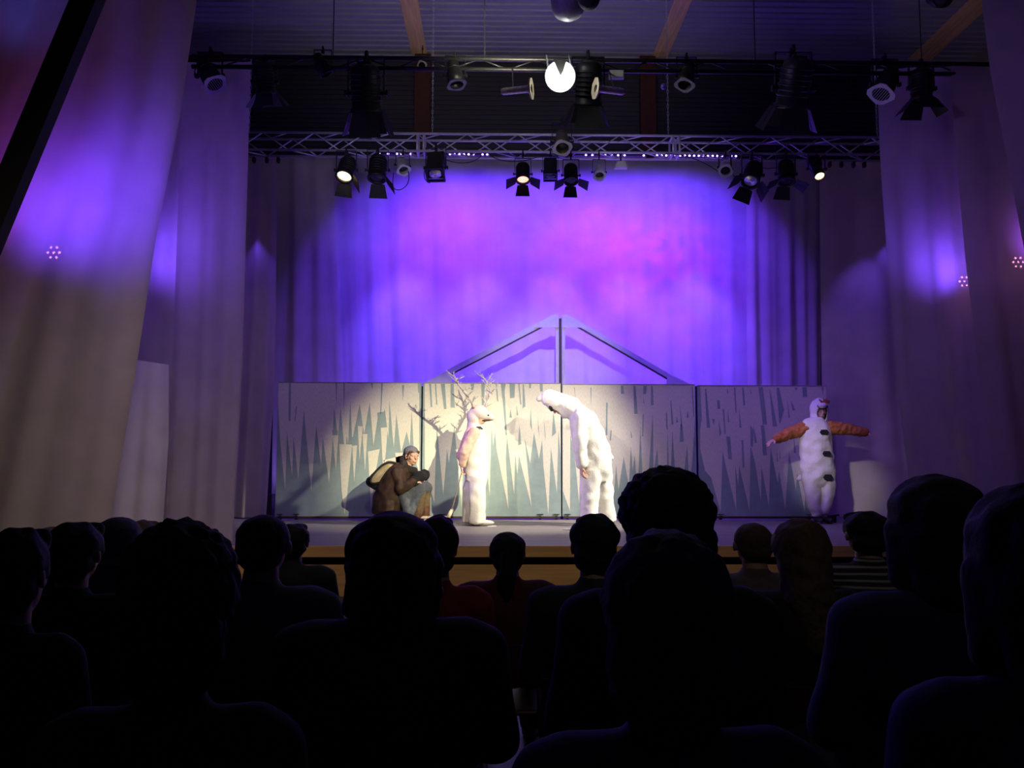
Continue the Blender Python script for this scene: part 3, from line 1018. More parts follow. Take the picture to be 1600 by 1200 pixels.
for px_ in (652, 662, 1052, 1062):
    xx = P(px_, 230, TY).x
    bm = bmesh.new()
    for a_, b_ in (((0, 0), (0, h_)), ((h_, 0), (h_, h_)), ((0, 0), (h_, 0)), ((0, h_), (h_, h_))):
        tube(bm, V(xx, TY + a_[0], zl + a_[1]) - O, V(xx, TY + b_[0], zl + b_[1]) - O, 0.016, seg=10)
    obj('end_frame', bm, M_ALU, TR, True)

# hanging chains
for px_, lb in ((676, 'thin chain holding the truss near the left roof beam'), (1043, 'thin chain holding the truss right of the bright lamp'), (391, 'thin chain at the left end of the truss'), (1368, 'thin chain at the right end of the truss')):
    q = P(px_, 208, TY + 0.05)
    bm = bmesh.new()
    z0 = zl + h_ + 0.025
    n_ = int((CEIL - z0) / 0.055)
    for i in range(n_):
        zc = z0 + 0.0275 + i * 0.055
        w_ = V(0.009, 0, 0) if i % 2 else V(0, 0.009, 0)
        for s_ in (-1, 1):
            tube(bm, V(q.x, TY, zc - 0.028) + w_ * s_, V(q.x, TY, zc + 0.028) + w_ * s_, 0.0035, seg=6)
        for e_ in (-0.028, 0.028):
            tube(bm, V(q.x, TY, zc + e_) - w_, V(q.x, TY, zc + e_) + w_, 0.0035, seg=6)
    tag(obj('chain', bm, M_ALU), lb, 'chain', 'chains above the truss')

# LED bars lying along the rear lower chord
led_me = None
for x0, x1, nled, lb in ((590, 672, 12, 'LED bar with violet dots, leftmost on the truss'), (678, 765, 12, 'LED bar with violet dots right of the leftmost one on the truss'),
                     (890, 1010, 12, 'LED bar with violet dots just right of the truss centre'), (1022, 1152, 18, 'long LED bar with violet dots at the right half of the truss')):
    LY = TY + h_ + 0.10
    ly_ = 242.3 + (x0 - 590) * 0.0065
    a = P(x0, ly_, LY); b = P(x1, ly_, LY)
    zc = (a.z + b.z) / 2 + 0.026
    t = empty('led_bar', ((a.x + b.x) / 2, LY, zc))
    tag(t, lb, 'stage light', 'LED bars on the truss')
    hw = (b.x - a.x) / 2
    bm = bmesh.new()
    box(bm, (-hw, -0.045, -0.03), (hw, 0.045, 0.055), 0.006)
    obj('housing', bm, M_BLACK, t)
    if led_me is None:
        bm = bmesh.new()
        ball(bm, (0, 0, 0), (0.016, 0.014, 0.013), 10, 6)
        led_me = bm_mesh(bm, 'led', True)
        led_me.materials.append(M_LED)
    for i in range(nled):
        if random.random() < 0.16:
            continue
        o = link('led', led_me, None, t)
        o.location = (-hw + (i + 0.5) * 2 * hw / nled, -0.046, -0.026)
    bm = bmesh.new()
    for sx in (-0.7, 0.7):
        box(bm, (sx * hw - 0.02, -0.075, 0.05), (sx * hw + 0.02, 0.03, 0.06), 0.002)
    obj('bracket', bm, M_BLACKM, t)

# front lighting bar: ladder truss of dark pipe
FY = 8.6
bz1, bz0 = P(800, 93, FY).z, P(800, 109, FY).z
fx0, fx1 = P(300, 100, FY).x, P(1545, 100, FY).x
BAR = empty('lighting_bar', ((fx0 + fx1) / 2, FY, bz0))
tag(BAR, 'dark ladder lighting bar crossing the hall in front of the truss', 'lighting bar')
O = V((fx0 + fx1) / 2, FY, bz0)
M_PIPE = mat('dark_steel_pipe', (0.07, 0.07, 0.075), 0.4, 0.7)
for zz_ in (0, bz1 - bz0):
    bm = bmesh.new()
    tube(bm, V(fx0, FY, bz0 + zz_) - O, V(fx1, FY, bz0 + zz_) - O, 0.024, seg=14)
    obj('pipe', bm, M_PIPE, BAR, True)
for i in range(28):
    xa = fx0 + (fx1 - fx0) * i / 28
    xb = fx0 + (fx1 - fx0) * (i + 1) / 28
    za, zb2 = (0, bz1 - bz0) if i % 2 else (bz1 - bz0, 0)
    bm = bmesh.new()
    tube(bm, V(xa, FY, bz0 + za) - O, V(xb, FY, bz0 + zb2) - O, 0.009, seg=8)
    obj('brace', bm, M_PIPE, BAR, True)
for px_, lb in ((520, 'thin dark rod dropping to the front lighting bar near the left end'), (757, 'thin dark rod dropping to the front bar left of the bright lamp'), (1180, 'thin dark rod dropping to the front bar right of centre'), (1440, 'thin dark rod dropping to the right end of the front bar')):
    xx = P(px_, 95, FY).x
    bm = bmesh.new()
    tube(bm, (xx, FY, bz1 + 0.025), (xx, FY, CEIL), 0.006, seg=8)
    tag(obj('suspension_rod', bm, M_PIPE), lb, 'rod', 'rods above the front lighting bar')

# ------------------------------------------------------------------ lanterns
CACHE = {}


def cached(key, fn, m):
    if key not in CACHE:
        bm = bmesh.new()
        fn(bm)
        me = bm_mesh(bm, key[0], len(key) > 2 and key[2] == 'S')
        for mm in (m if isinstance(m, (list, tuple)) else [m]):
            me.materials.append(mm)
        CACHE[key] = me
    return CACHE[key]


def f_fresnel(bm):
    lathe(bm, [(0.0005, 0.20), (0.07, 0.195), (0.098, 0.17), (0.104, 0.13), (0.104, -0.10), (0.118, -0.105), (0.118, -0.128), (0.094, -0.128), (0.094, -0.10)], 20)
    for i in range(6):
        z_ = 0.13 - i * 0.035
        lathe(bm, [(0.104, z_ + 0.006), (0.112, z_ + 0.004), (0.112, z_ - 0.004), (0.104, z_ - 0.006)], 20)
    box(bm, (-0.05, -0.02, 0.19), (0.05, 0.02, 0.215), 0.004)


def f_box(bm):
    box(bm, (-0.105, -0.10, -0.10), (0.105, 0.10, 0.20), 0.015)
    for i in range(5):
        box(bm, (-0.112, -0.08, 0.05 + i * 0.028), (0.112, 0.08, 0.06 + i * 0.028), 0.001)
    box(bm, (-0.115, -0.112, -0.12), (0.115, -0.094, 0.02 - 0.12 + 0.02), 0.002)
    for s in (-1, 1):
        box(bm, (s * 0.108 - 0.012, -0.115, -0.135), (s * 0.108 + 0.012, 0.115, -0.10), 0.002)
        box(bm, (-0.12, s * 0.108 - 0.012, -0.135), (0.12, s * 0.108 + 0.012, -0.10), 0.002)


def f_par(bm):
    lathe(bm, [(0.0005, 0.20), (0.05, 0.20), (0.072, 0.18), (0.078, 0.10), (0.10, 0.03), (0.105, -0.02), (0.105, -0.13), (0.094, -0.13), (0.094, -0.02), (0.09, 0.0)], 24)
    lathe(bm, [(0.078, 0.105), (0.086, 0.10), (0.086, 0.09), (0.079, 0.085)], 24)


def f_profile(bm):
    lathe(bm, [(0.0005, 0.28), (0.085, 0.275), (0.10, 0.24), (0.10, 0.06), (0.075, 0.03), (0.072, -0.04), (0.082, -0.05), (0.082, -0.20), (0.070, -0.20), (0.070, -0.17)], 20)
    for i in range(5):
        z_ = 0.22 - i * 0.03
        lathe(bm, [(0.10, z_ + 0.006), (0.11, z_), (0.10, z_ - 0.006)], 20)
    box(bm, (-0.02, 0.07, 0.0), (0.02, 0.13, 0.03), 0.003)


def f_lens(r, z):
    def g(bm):
        lathe(bm, [(r, z), (r * 0.9, z - 0.006), (r * 0.6, z - 0.015), (r * 0.3, z - 0.020), (0.0005, z - 0.022)], 24)
        for k in (0.85, 0.65, 0.45, 0.25):
            zz_ = z - 0.022 * (1 - k * k) - 0.003
            lathe(bm, [(r * k, zz_), (r * k - 0.004, zz_ - 0.003), (r * k - 0.008, zz_)], 24)
    return g


def f_door(bm):
    # hinge at y=0, flap runs down -z
    vs = [(-0.085, 0.0), (0.085, 0.0), (0.115, -0.17), (-0.115, -0.17)]
    prism(bm, vs, -0.002, 0.002)
    tube(bm, (-0.07, 0, 0), (0.07, 0, 0), 0.005, seg=8)
    box(bm, (-0.006, -0.004, -0.17), (0.006, 0.004, 0.0))


def f_gel(octa):
    def g(bm):
        seg = 16
        ro, ri = 0.125, 0.086
        vo, vi, wo, wi = [], [], [], []
        for i in range(seg):
            a = 2 * PI * i / seg + PI / 16
            k = 1.0 + (0.09 if (i // 2) % 2 else -0.04)
            vo.append(bm.verts.new((ro * k * math.cos(a), ro * k * math.sin(a), -0.138)))
            vi.append(bm.verts.new((ri * math.cos(a), ri * math.sin(a), -0.138)))
            wo.append(bm.verts.new((ro * k * math.cos(a), ro * k * math.sin(a), -0.132)))
            wi.append(bm.verts.new((ri * math.cos(a), ri * math.sin(a), -0.132)))
        for i in range(seg):
            j = (i + 1) % seg
            bm.faces.new((vo[i], vo[j], vi[j], vi[i]))
            bm.faces.new((wo[i], wi[i], wi[j], wo[j]))
            bm.faces.new((vo[i], wo[i], wo[j], vo[j]))
            bm.faces.new((vi[i], vi[j], wi[j], wi[i]))
        if octa == 2:
            for i in range(-3, 4):
                w = math.sqrt(max(0, 0.086 ** 2 - (i * 0.022) ** 2))
                box(bm, (-0.0022 + i * 0.022, -w, -0.137), (0.0022 + i * 0.022, w, -0.134))
    return g


def f_yoke(bm):
    w, hgt = 0.128, 0.25
    for s in (-1, 1):
        box(bm, (s * w - 0.004, -0.018, -0.02), (s * w + 0.004, 0.018, hgt))
        tube(bm, (s * (w - 0.024), 0, 0.0), (s * (w + 0.022), 0, 0.0), 0.012, seg=10)
        box(bm, (s * (w + 0.02) - 0.008, -0.02, -0.02), (s * (w + 0.02) + 0.008, 0.02, 0.02), 0.004)
    box(bm, (-w - 0.004, -0.018, hgt), (w + 0.004, 0.018, hgt + 0.007))


def f_clamp(bm):
    box(bm, (-0.022, -0.016, 0.257), (0.022, 0.016, 0.31), 0.003)
    for i in range(6):
        a0 = R(-60 + i * 50); a1 = R(-60 + (i + 1) * 50)
        tube(bm, (0, 0.034 * math.cos(a0), 0.335 + 0.034 * math.sin(a0)), (0, 0.034 * math.cos(a1), 0.335 + 0.034 * math.sin(a1)), 0.011, seg=8)
    tube(bm, (0, -0.02, 0.29), (0, -0.06, 0.285), 0.007, seg=8)


def lantern(kind, px, py, Y, label, tilt=-22, lean=0, pan=0, s=1.0, bodym=None, lensm=None, doors=(1, 1, 1, 1), gel=None, name='stage_spotlight', group='lanterns on the truss', glow=None, hang=0.335, door_angle=38, cat='stage light'):
    """px,py is the middle of the body; tilt < 0 turns the beam towards the audience"""
    c = P(px, py, Y)
    t = empty(name, c, R(pan))
    t.scale = (s, s, s)
    tag(t, label, cat, group)
    bodym = bodym or M_BLACK
    lensm = lensm or M_GLASSD
    if group == 'lanterns on the truss':
        s *= 1.16
        t.scale = (s, s, s)
    fn = {'fresnel': f_fresnel, 'box': f_box, 'par': f_par, 'profile': f_profile}[kind]
    rot = Matrix.Rotation(R(lean), 4, 'Y') @ Matrix.Rotation(R(tilt), 4, 'X')
    h = link('housing', cached(('housing', kind + bodym.name, 'S' if kind != 'box' else ''), fn, bodym), None, t)
    h.matrix_local = rot
    zl_ = {'fresnel': -0.095, 'box': -0.105, 'par': -0.05, 'profile': -0.168}[kind]
    rl = {'fresnel': 0.092, 'box': 0.085, 'par': 0.092, 'profile': 0.068}[kind]
    l = link('lens', cached(('lens', kind + lensm.name, 'S'), f_lens(rl, zl_), lensm), None, t)
    l.matrix_local = rot
    if kind == 'fresnel' or kind == 'doors':
        me = cached(('barn_door', 'd'), f_door, M_BLACKM)
        for i, on in enumerate(doors):
            if on:
                a = i * PI / 2
                d = link('barn_door', me, None, t)
                ang = door_angle if on == 1 else on
                d.matrix_local = rot @ Matrix.Rotation(a, 4, 'Z') @ Matrix.Translation((0, -0.118, -0.128)) @ Matrix.Rotation(R(-ang), 4, 'X')
    if gel:
        d = link('gel_frame', cached(('gel_frame', str(gel[0]) + gel[1].name), f_gel(gel[0]), gel[1]), None, t)
        d.matrix_local = rot
    y_ = link('yoke', cached(('yoke', 'y'), f_yoke, M_BLACKM), None, t)
    k_ = link('clamp', cached(('clamp', 'c'), f_clamp, M_BLACKM), None, t)
    # stretch the hanger so that the hook meets its pipe
    top_ = hang / s
    if abs(top_ - 0.335) > 0.01:
        k_.location = (0, 0, max(-0.06, top_ - 0.335))
        if top_ > 0.345:
            bm = bmesh.new()
            tube(bm, (0, 0, 0.25), (0, 0, top_ - 0.07), 0.012, seg=8)
            obj('hanger_bar', bm, M_BLACKM, t)
    if glow:
        d = (t.matrix_basis @ rot).to_3x3() @ V(0, 0, -1)
        spot(name + '_beam', c + d * 0.2 * s, c + d * 2, glow[0], glow[1], 50, 0.6, 0.03)
    return t


def hg(px, py, Y, zpipe):
    return max(0.2, zpipe - P(px, py, Y).z)


zp = zl - 0.0
TYL = TY
L_ = lambda px, py: hg(px, py, TYL, zp)
lantern('fresnel', 541, 266, TYL, 'lit black lantern with barn doors, leftmost on the truss', -28, 8, 0, 0.95, lensm=M_WARM_LENS, doors=(0, 1, 1, 0), glow=(4, WARM), hang=L_(541, 266))
lantern('fresnel', 590, 266, TYL, 'unlit black lantern with barn doors, second from the left on the truss', -14, 2, 0, 1.0, doors=(0, 1, 1, 0), hang=L_(590, 266))
lantern('par', 629, 259, TYL, 'small white par can with a looped cable under the truss', -34, -4, 20, 0.68, bodym=M_GREYP, gel=(1, M_WHITEP), hang=L_(629, 259))
lantern('box', 681, 262, TYL, 'black box lantern left of centre on the truss', -26, 0, -4, 0.98, lensm=M_CHROME, hang=L_(681, 262))
lantern('fresnel', 817, 272, TYL, 'black lantern with a faint rose glow and three barn doors', -22, 0, 0, 0.78, lensm=M_ROSE_LENS, doors=(0, 60, 1, 60), hang=L_(817, 272))
lantern('box', 860, 267, TYL, 'black box lantern at the middle of the truss', -16, 0, -4, 0.74, lensm=M_GLASSD, hang=L_(861, 266))
lantern('fresnel', 892, 274, TYL, 'unlit black lantern with splayed barn doors right of the middle box lantern', -20, 0, 0, 0.78, doors=(0, 60, 1, 60), hang=L_(891, 274))
lantern('par', 878, 222, TY - 0.22, 'olive par can with a white notched gel frame at the truss centre', -34, 0, 0, 0.92, bodym=M_OLIVE, gel=(1, M_WHITEP), hang=hg(878, 222, TY - 0.22, zl + h_ + 0.12))
lantern('par', 936, 269, TYL, 'small white par can right of the olive one under the truss', -38, 0, 0, 0.62, bodym=M_WHITEP, gel=(1, M_WHITEP), hang=L_(936, 269))
lantern('par', 1133, 263, TYL, 'small white par can tilted left, near the right of the truss', -40, 32, 20, 0.70, bodym=M_WHITEP, gel=(1, M_WHITEP), hang=L_(1133, 263))
lantern('fresnel', 1175, 274, TYL, 'black lantern turned left with barn doors, third from the right on the truss', -26, 22, 0, 1.0, lensm=M_CHROME, doors=(0, 1, 1, 1), hang=L_(1175, 274))
lantern('fresnel', 1228, 272, TYL, 'unlit black lantern with barn doors, second from the right on the truss', -14, 3, 0, 0.92, doors=(0, 60, 1, 60), hang=L_(1228, 272))
lantern('profile', 1276, 264, TYL, 'lit black lantern without doors, rightmost on the truss', -36, 0, 0, 0.82, lensm=M_WARM_LENS, glow=(4, WARM), hang=L_(1276, 264))
# small white floodlight under the truss
c = P(970, 258, TY)
t = empty('floodlight', c)
tag(t, 'tiny white floodlight under the truss right of centre', 'stage light')
bm = bmesh.new()
prism(bm, [(-0.055, 0.045), (0.055, 0.045), (0.09, -0.05), (-0.09, -0.05)], -0.04, 0.05)
obj('housing', bm, M_WHITEP, t)
bm = bmesh.new()
box(bm, (-0.01, -0.01, 0.045), (0.01, 0.01, zl - c.z))
obj('bracket', bm, M_BLACKM, t)

# lanterns on the front bar
G2 = 'lanterns on the front bar'
H_ = lambda px, py, k=1: hg(px, py, FY, bz0)
lantern('par', 328, 118, FY, 'black par can with a violet lit grille, leftmost on the front bar', -12, -32, 0, 1.0, gel=(2, mat('violet_lit_frame', (0.55, 0.5, 0.75), 0.5)), group=G2, hang=H_(328, 118))
lantern('fresnel', 414, 128, FY, 'black lantern with drooping barn doors beside the left masking curtain', 22, -4, 0, 0.95, group=G2, hang=H_(414, 128))
lantern('par', 504, 104, FY, 'small dark par can left of the big left lantern', 12, -30, 0, 0.72, group=G2, hang=H_(504, 104))
lantern('fresnel', 572, 146, FY, 'large black lantern with barn doors at the left of the front bar', 26, 0, 0, 1.5, group=G2, hang=H_(572, 146), doors=(1, 1, 1, 1), door_angle=18)
lantern('par', 660, 101, FY + 0.05, 'tiny par can with a pale frame in front of the left beam', -55, 0, 0, 0.42, gel=(1, M_WHITEP), group=G2, hang=0.2)
lantern('par', 711, 118, FY, 'dark grey par can left of the bright lamp', -8, -10, 0, 0.85, bodym=M_PIPE, gel=(1, M_PIPE), group=G2, hang=H_(711, 118))
lantern('fresnel', 919, 138, FY, 'large black lantern right beside the bright lamp', 30, 0, 0, 1.35, group=G2, hang=H_(915, 138), doors=(1, 1, 1, 1), door_angle=20)
lantern('par', 1073, 120, FY, 'dark par can with a pale notched frame right of the red post', -14, 16, 0, 0.85, bodym=M_PIPE, gel=(1, M_GREYP), group=G2, hang=H_(1073, 120))
lantern('fresnel', 1240, 138, FY, 'large black lantern with barn doors at the right of the front bar', 30, 3, 0, 1.55, group=G2, hang=H_(1240, 138), doors=(1, 1, 1, 1), bodym=M_PIPE, door_angle=26)
lantern('par', 1383, 132, FY, 'black par can with a pale grille tilted left near the right masking curtain', -14, 28, 0, 1.1, gel=(2, mat('lilac_lit_frame', (0.6, 0.56, 0.7), 0.5)), group=G2, hang=H_(1383, 132))
lantern('fresnel', 1440, 138, FY, 'black lantern with two open barn doors, rightmost on the front bar', 6, 0, 0, 1.05, group=G2, hang=H_(1440, 138), doors=(1, 1, 1, 1))

# bright white lamp in a round bowl
c = P(875, 120, FY - 0.42)
t = empty('bright_lamp', c)
tag(t, 'glaring white round lamp at the middle of the front bar', 'stage light')
bm = bmesh.new()
lathe(bm, [(0.155, -0.03), (0.15, 0.0), (0.13, 0.06), (0.09, 0.11), (0.03, 0.13), (0.0005, 0.13)], 32)
h = obj('reflector', bm, M_GREYP, t, True)
bm = bmesh.new()
lathe(bm, [(0.145, -0.02), (0.10, -0.032), (0.05, -0.038), (0.0005, -0.04)], 32)
l = obj('lens', bm, M_WHITE_LAMP, t, True)
for o in (h, l):
    o.rotation_euler = (R(-72), 0, 0)
bm = bmesh.new()
prism(bm, [(-0.075, 0.15), (0.065, 0.15), (0.03, 0.03), (0.0, -0.025), (-0.03, 0.04)], -0.075, -0.068)
obj('shade_flap', bm, M_BLACKM, t)
bm = bmesh.new()
for sx in (-1, 1):
    tube(bm, (sx * 0.12, 0.02, 0.08), (sx * 0.12, 0.32, bz1 - c.z), 0.008, seg=8)
obj('hanger', bm, M_ALU, t)
spot('bright_lamp_beam', c + V(0, -0.12, -0.03), c + V(0, -1, 0.1), 5, (0.92, 1.0, 0.9), 150, 0.5, 0.1)
point('bright_lamp_spill', c + V(0, 0.0, 0.30), 2.5, (0.9, 0.95, 1.0), 0.05)
point('bright_lamp_spill', c + V(0, -0.22, 0.0), 4.0, (1.0, 1.0, 0.85), 0.05)

M_FOIL = mat('crinkled_silver_tube', (0.75, 0.68, 0.72), 0.38, 0.5, 0.1, 40, 0.5)
# two chrome lanterns facing the lamp
for px_, sg, lb in ((806, -1, 'chrome tubular lantern left of the bright lamp'), (954, 1, 'chrome tubular lantern right of the bright lamp')):
    c = P(px_, 141, FY - 0.36)
    t = empty('chrome_lantern', c)
    tag(t, lb, 'stage light', 'chrome lanterns beside the bright lamp')
    bm = bmesh.new()
    lathe(bm, [(0.0005, -0.16), (0.025, -0.155), (0.036, -0.13), (0.036, 0.12), (0.05, 0.15)], 20)
    for i in range(5):
        lathe(bm, [(0.036, -0.1 + i * 0.05), (0.039, -0.097 + i * 0.05), (0.036, -0.094 + i * 0.05)], 20)
    o = obj('housing', bm, M_FOIL, t, True)
    o.rotation_euler = (0, R(-90 * sg), R(14 * sg))
    bm = bmesh.new()
    for a in range(4):
        pass
    lathe(bm, [(0.045, 0.15), (0.10, 0.15), (0.115, 0.17), (0.10, 0.165), (0.045, 0.165)], 8)
    o = obj('front_flange', bm, mat('gold_lit_flange', (0.85, 0.75, 0.5), 0.35, 0.3), t)  # yellow base colour carries the gold lamplight on the flange
    o.rotation_euler = (0, R(-90 * sg), R(14 * sg))
    bm = bmesh.new()
    tube(bm, (sg * 0.03, 0, 0.03), (sg * 0.03, 0.34, bz0 - c.z), 0.007, seg=8)
    obj('hanger', bm, M_PIPE, t)

# small box hanging on the bar, ball, ceiling bowl, grille
c = P(963, 117, FY - 0.05)
t = empty('small_floodlight', c)
tag(t, 'small flat white box light right of the bright lamp', 'stage light')
bm = bmesh.new()
box(bm, (-0.08, -0.03, -0.045), (0.08, 0.03, 0.045), 0.005)
obj('housing', bm, M_GREYP, t)
bm = bmesh.new()
box(bm, (-0.07, -0.034, -0.036), (0.07, -0.0305, 0.036), 0.001)
obj('front_glass', bm, M_WHITEP, t)
bm = bmesh.new()
tube(bm, (0, 0, 0.045), (0, 0.04, bz0 - c.z + 0.02), 0.008, seg=8)
obj('bracket', bm, M_BLACKM, t)
c = P(1037, 135, FY)
t = empty('ball_lamp', c)
tag(t, 'tiny violet ball lamp hanging from the front bar', 'lamp')
bm = bmesh.new()
ball(bm, (0, 0, 0), 0.034, 20, 12)
obj('globe', bm, mat('violet_glass_ball', (0.25, 0.15, 0.8), 0.1, 0.3), t, True)
bm = bmesh.new()
tube(bm, (0, 0, 0.03), (0, 0, bz0 - c.z), 0.004, seg=8)
obj('cord', bm, M_BLACKM, t)

c = P(888, 14, 7.4)
t = empty('pendant_lamp', c)
tag(t, 'grey bowl shaped pendant at the top edge of the photo', 'lamp')
bm = bmesh.new()
lathe(bm, [(0.0005, -0.10), (0.07, -0.09), (0.13, -0.05), (0.16, 0.02), (0.165, 0.12), (0.12, 0.20), (0.03, 0.22), (0.0005, 0.22)], 28)
obj('bowl', bm, mat('grey_plastic_bowl', (0.45, 0.45, 0.48), 0.5), t, True)
bm = bmesh.new()
tube(bm, (0, 0, 0.21), (0, 0, CEIL - c.z), 0.01, seg=8)
obj('cable', bm, M_BLACKM, t)
c = P(920, -2, 7.1)
t = empty('mesh_speaker', c)
tag(t, 'black mesh covered ball beside the grey pendant', 'speaker')
bm = bmesh.new()
ball(bm, (0, 0, 0), 0.10, 20, 14)
obj('grille', bm, mat('black_speaker_mesh', (0.02, 0.02, 0.02), 0.8, 0.2, 0.6, 120, 0.8), t, True)
bm = bmesh.new()
tube(bm, (0, 0, 0.09), (0, 0, CEIL - c.z), 0.008, seg=8)
obj('cable', bm, M_BLACKM, t)
lantern('par', 1467, -4, 7.6, 'par can with a white lens at the top right corner', -60, 10, 0, 0.9, lensm=M_WHITEP, gel=None, group=None, hang=CEIL - P(1467, -4, 7.6).z)

# cables
cabs = [([(615, 270), (612, 292), (618, 298), (632, 296), (641, 282), (638, 268)], TY - 0.05, 'thin cable looping below the small white par can'),
        ([(665, 262), (660, 275), (664, 284), (672, 286)], TY - 0.05, 'short cable loop beside the black box lantern'),
        ([(697, 250), (718, 258), (742, 256), (752, 243)], TY + 0.1, 'slack cable under the truss right of the black box lantern'),
        ([(766, 243), (782, 254), (810, 256), (838, 246)], TY + 0.1, 'slack cable under the truss left of the rose lit lantern'),
        ([(1040, 240), (1070, 240), (1100, 252), (1122, 268)], TY - 0.05, 'cable sagging towards the tilted white par can'),
        ([(1143, 268), (1150, 282), (1156, 288), (1166, 274)], TY - 0.05, 'cable drooping between the white par and the turned lantern'),
        ([(1190, 262), (1210, 266), (1228, 258), (1240, 250)], TY - 0.05, 'cable slung between the two black lanterns at the right'),
        ([(310, 100), (300, 112), (303, 128), (312, 120)], FY - 0.05, 'cable loop beside the leftmost par on the front bar')]
for pts, Y, lb in cabs:
    o = sweep([P(a_, b_, Y) for a_, b_ in pts], 0.006, 'power_cable', M_BLACKM)
    tag(o, lb, 'cable', 'cables under the lighting bars')
# little hooks along both ends of the truss
for grp in ((397, 417, 435), (1296, 1314, 1333, 1350)):
    for px_ in grp:
        q = P(px_, 248, TY + h_)
        bm = bmesh.new()
        box(bm, (q.x - 0.02, TY + h_ - 0.03, zl - 0.10), (q.x + 0.02, TY + h_ + 0.03, zl - 0.022), 0.004)
        tube(bm, (q.x - 0.03, TY + h_, zl - 0.06), (q.x + 0.03, TY + h_, zl - 0.06), 0.008, seg=8)
        side = 'left' if px_ < 800 else 'right'
        where = {397: 'leftmost of the three left ones', 417: 'middle of the three left ones', 435: 'rightmost of the three left ones', 1296: 'leftmost of the four right ones',
                 1314: 'second of the four right ones', 1333: 'third of the four right ones', 1350: 'rightmost of the four right ones'}[px_]
        tag(obj('pipe_clamp', bm, M_BLACKM), 'small black empty truss clamp, ' + where, 'clamp', 'empty clamps under the truss ends')

# ------------------------------------------------------------------ performers
M_SKIN = mat('pale_skin', (0.62, 0.38, 0.28), 0.55, 0, 0.06, 20, 0.03)
M_FLEECE = mat('cream_fleece', (0.68, 0.65, 0.60), 0.95, 0, 0.06, 60, 0.3)
M_FLEECE2 = mat('white_fleece', (0.84, 0.82, 0.78), 0.95, 0, 0.05, 60, 0.3)
M_PINKF = mat('dusty_pink_fabric', (0.55, 0.36, 0.30), 0.9, 0, 0.12, 30, 0.2)
M_HAIRD = mat('dark_hair', (0.018, 0.012, 0.010), 0.6, 0, 0.3, 60, 0.4)
M_TWIG = mat('pale_twig', (0.42, 0.38, 0.37), 0.8, 0, 0.2, 60, 0.4)


def person_root(px, py, Y, label, group=None, sx=None):
    q = P(px, py, Y)
    t = empty('person', (q.x, Y, DECK))
    tag(t, label, 'person', group)
    return t, q


# --- antlered performer, seen from the side, facing right
YD = 11.0
DX = P(742, 820, YD).x
pxm = 1.0 / (P(743, 700, YD).x - P(742, 700, YD).x)
t, q0 = person_root(742, 820, YD, 'person in cream antlered deer costume standing in profile facing right')
zd = P(742, 820, YD).z - DECK


def D(px, py, dy=0.0):
    q = P(px, py, YD)
    return V(q.x - DX, dy, q.z - DECK)


hc = D(749, 651)
hp, _ = head_prims(hc, (1, -0.12, -0.05), 0.95)
body = hp + [('c', hc + V(-0.02, 0, -0.08), D(742, 676), 0.05, 0.06),
             ('c', D(741, 678, -0.12), D(741, 678, 0.12), 0.06, 0.06), ('c', D(741, 690), D(742, 730), 0.13, 0.13),
             ('c', D(742, 735, -0.07), D(740, 775, -0.08), 0.08, 0.06), ('c', D(740, 775, -0.08), V(0.04, -0.08, 0.08), 0.055, 0.04),
             ('c', D(742, 735, 0.07), D(735, 775, 0.08), 0.08, 0.06), ('c', D(735, 775, 0.08), V(-0.04, 0.08, 0.08), 0.055, 0.04),
             ('c', V(0.03, -0.08, 0.045), V(0.14, -0.09, 0.03), 0.036, 0.028), ('c', V(-0.05, 0.08, 0.045), V(0.06, 0.08, 0.03), 0.036, 0.028)]
# near arm reaching back and down, far arm likewise
sh = D(740, 680, -0.17); el = D(727, 706, -0.20); wr = D(723, 728, -0.14)
body += [('c', sh, el, 0.045, 0.036), ('c', el, wr, 0.034, 0.025)] + hand_prims(wr, (-0.15, 0.1, -1), (1, 0, 0), 1, 0.95, 0.75)
sh2 = D(742, 680, 0.17); el2 = D(733, 706, 0.20); wr2 = D(727, 727, 0.06)
body += [('c', sh2, el2, 0.045, 0.036), ('c', el2, wr2, 0.034, 0.025)] + hand_prims(wr2, (-0.3, -0.4, -0.9), (1, 0, 0), -1, 0.95, 0.7)
link('body', fuse(body, 0.0075, 4, name='body'), M_SKIN, t)
# suit
suit = [('l', [(D(744, 664), 0.085, 0.085), (D(744, 671), 0.09, 0.12), (D(743, 678), 0.12, 0.185), (D(743, 692), 0.155, 0.20), (D(743, 715), 0.155, 0.19), (D(744, 735), 0.15, 0.19), (D(743, 752), 0.14, 0.18)]),
        ('l', [(D(746, 740, -0.07), 0.12, 0.12), (D(746, 765, -0.09), 0.11, 0.11), (D(746, 790, -0.09), 0.105, 0.11), (V(0.035, -0.09, 0.035), 0.105, 0.115)]),
        ('l', [(D(739, 740, 0.08), 0.11, 0.11), (D(735, 765, 0.09), 0.095, 0.11), (D(733, 790, 0.09), 0.09, 0.11), (V(-0.08, 0.09, 0.035), 0.095, 0.11)])]
link('jumpsuit', fuse(suit, 0.012, 4, 0.026, 9, 'jumpsuit', 2.0), M_FLEECE, t)
for sgn, a_, b_, c_ in ((-1, sh, el, wr), (1, sh2, el2, wr2)):
    slv = [('c', a_ + V(0.01, 0, 0.02), b_ + V(0, 0, 0), 0.078, 0.072), ('c', b_, c_ + (b_ - c_) * 0.15, 0.072, 0.05)]
    link('sleeve', fuse(slv, 0.010, 4, 0.016, 16, 'sleeve', 4.0), M_PINKF if sgn < 0 else M_FLEECE, t)
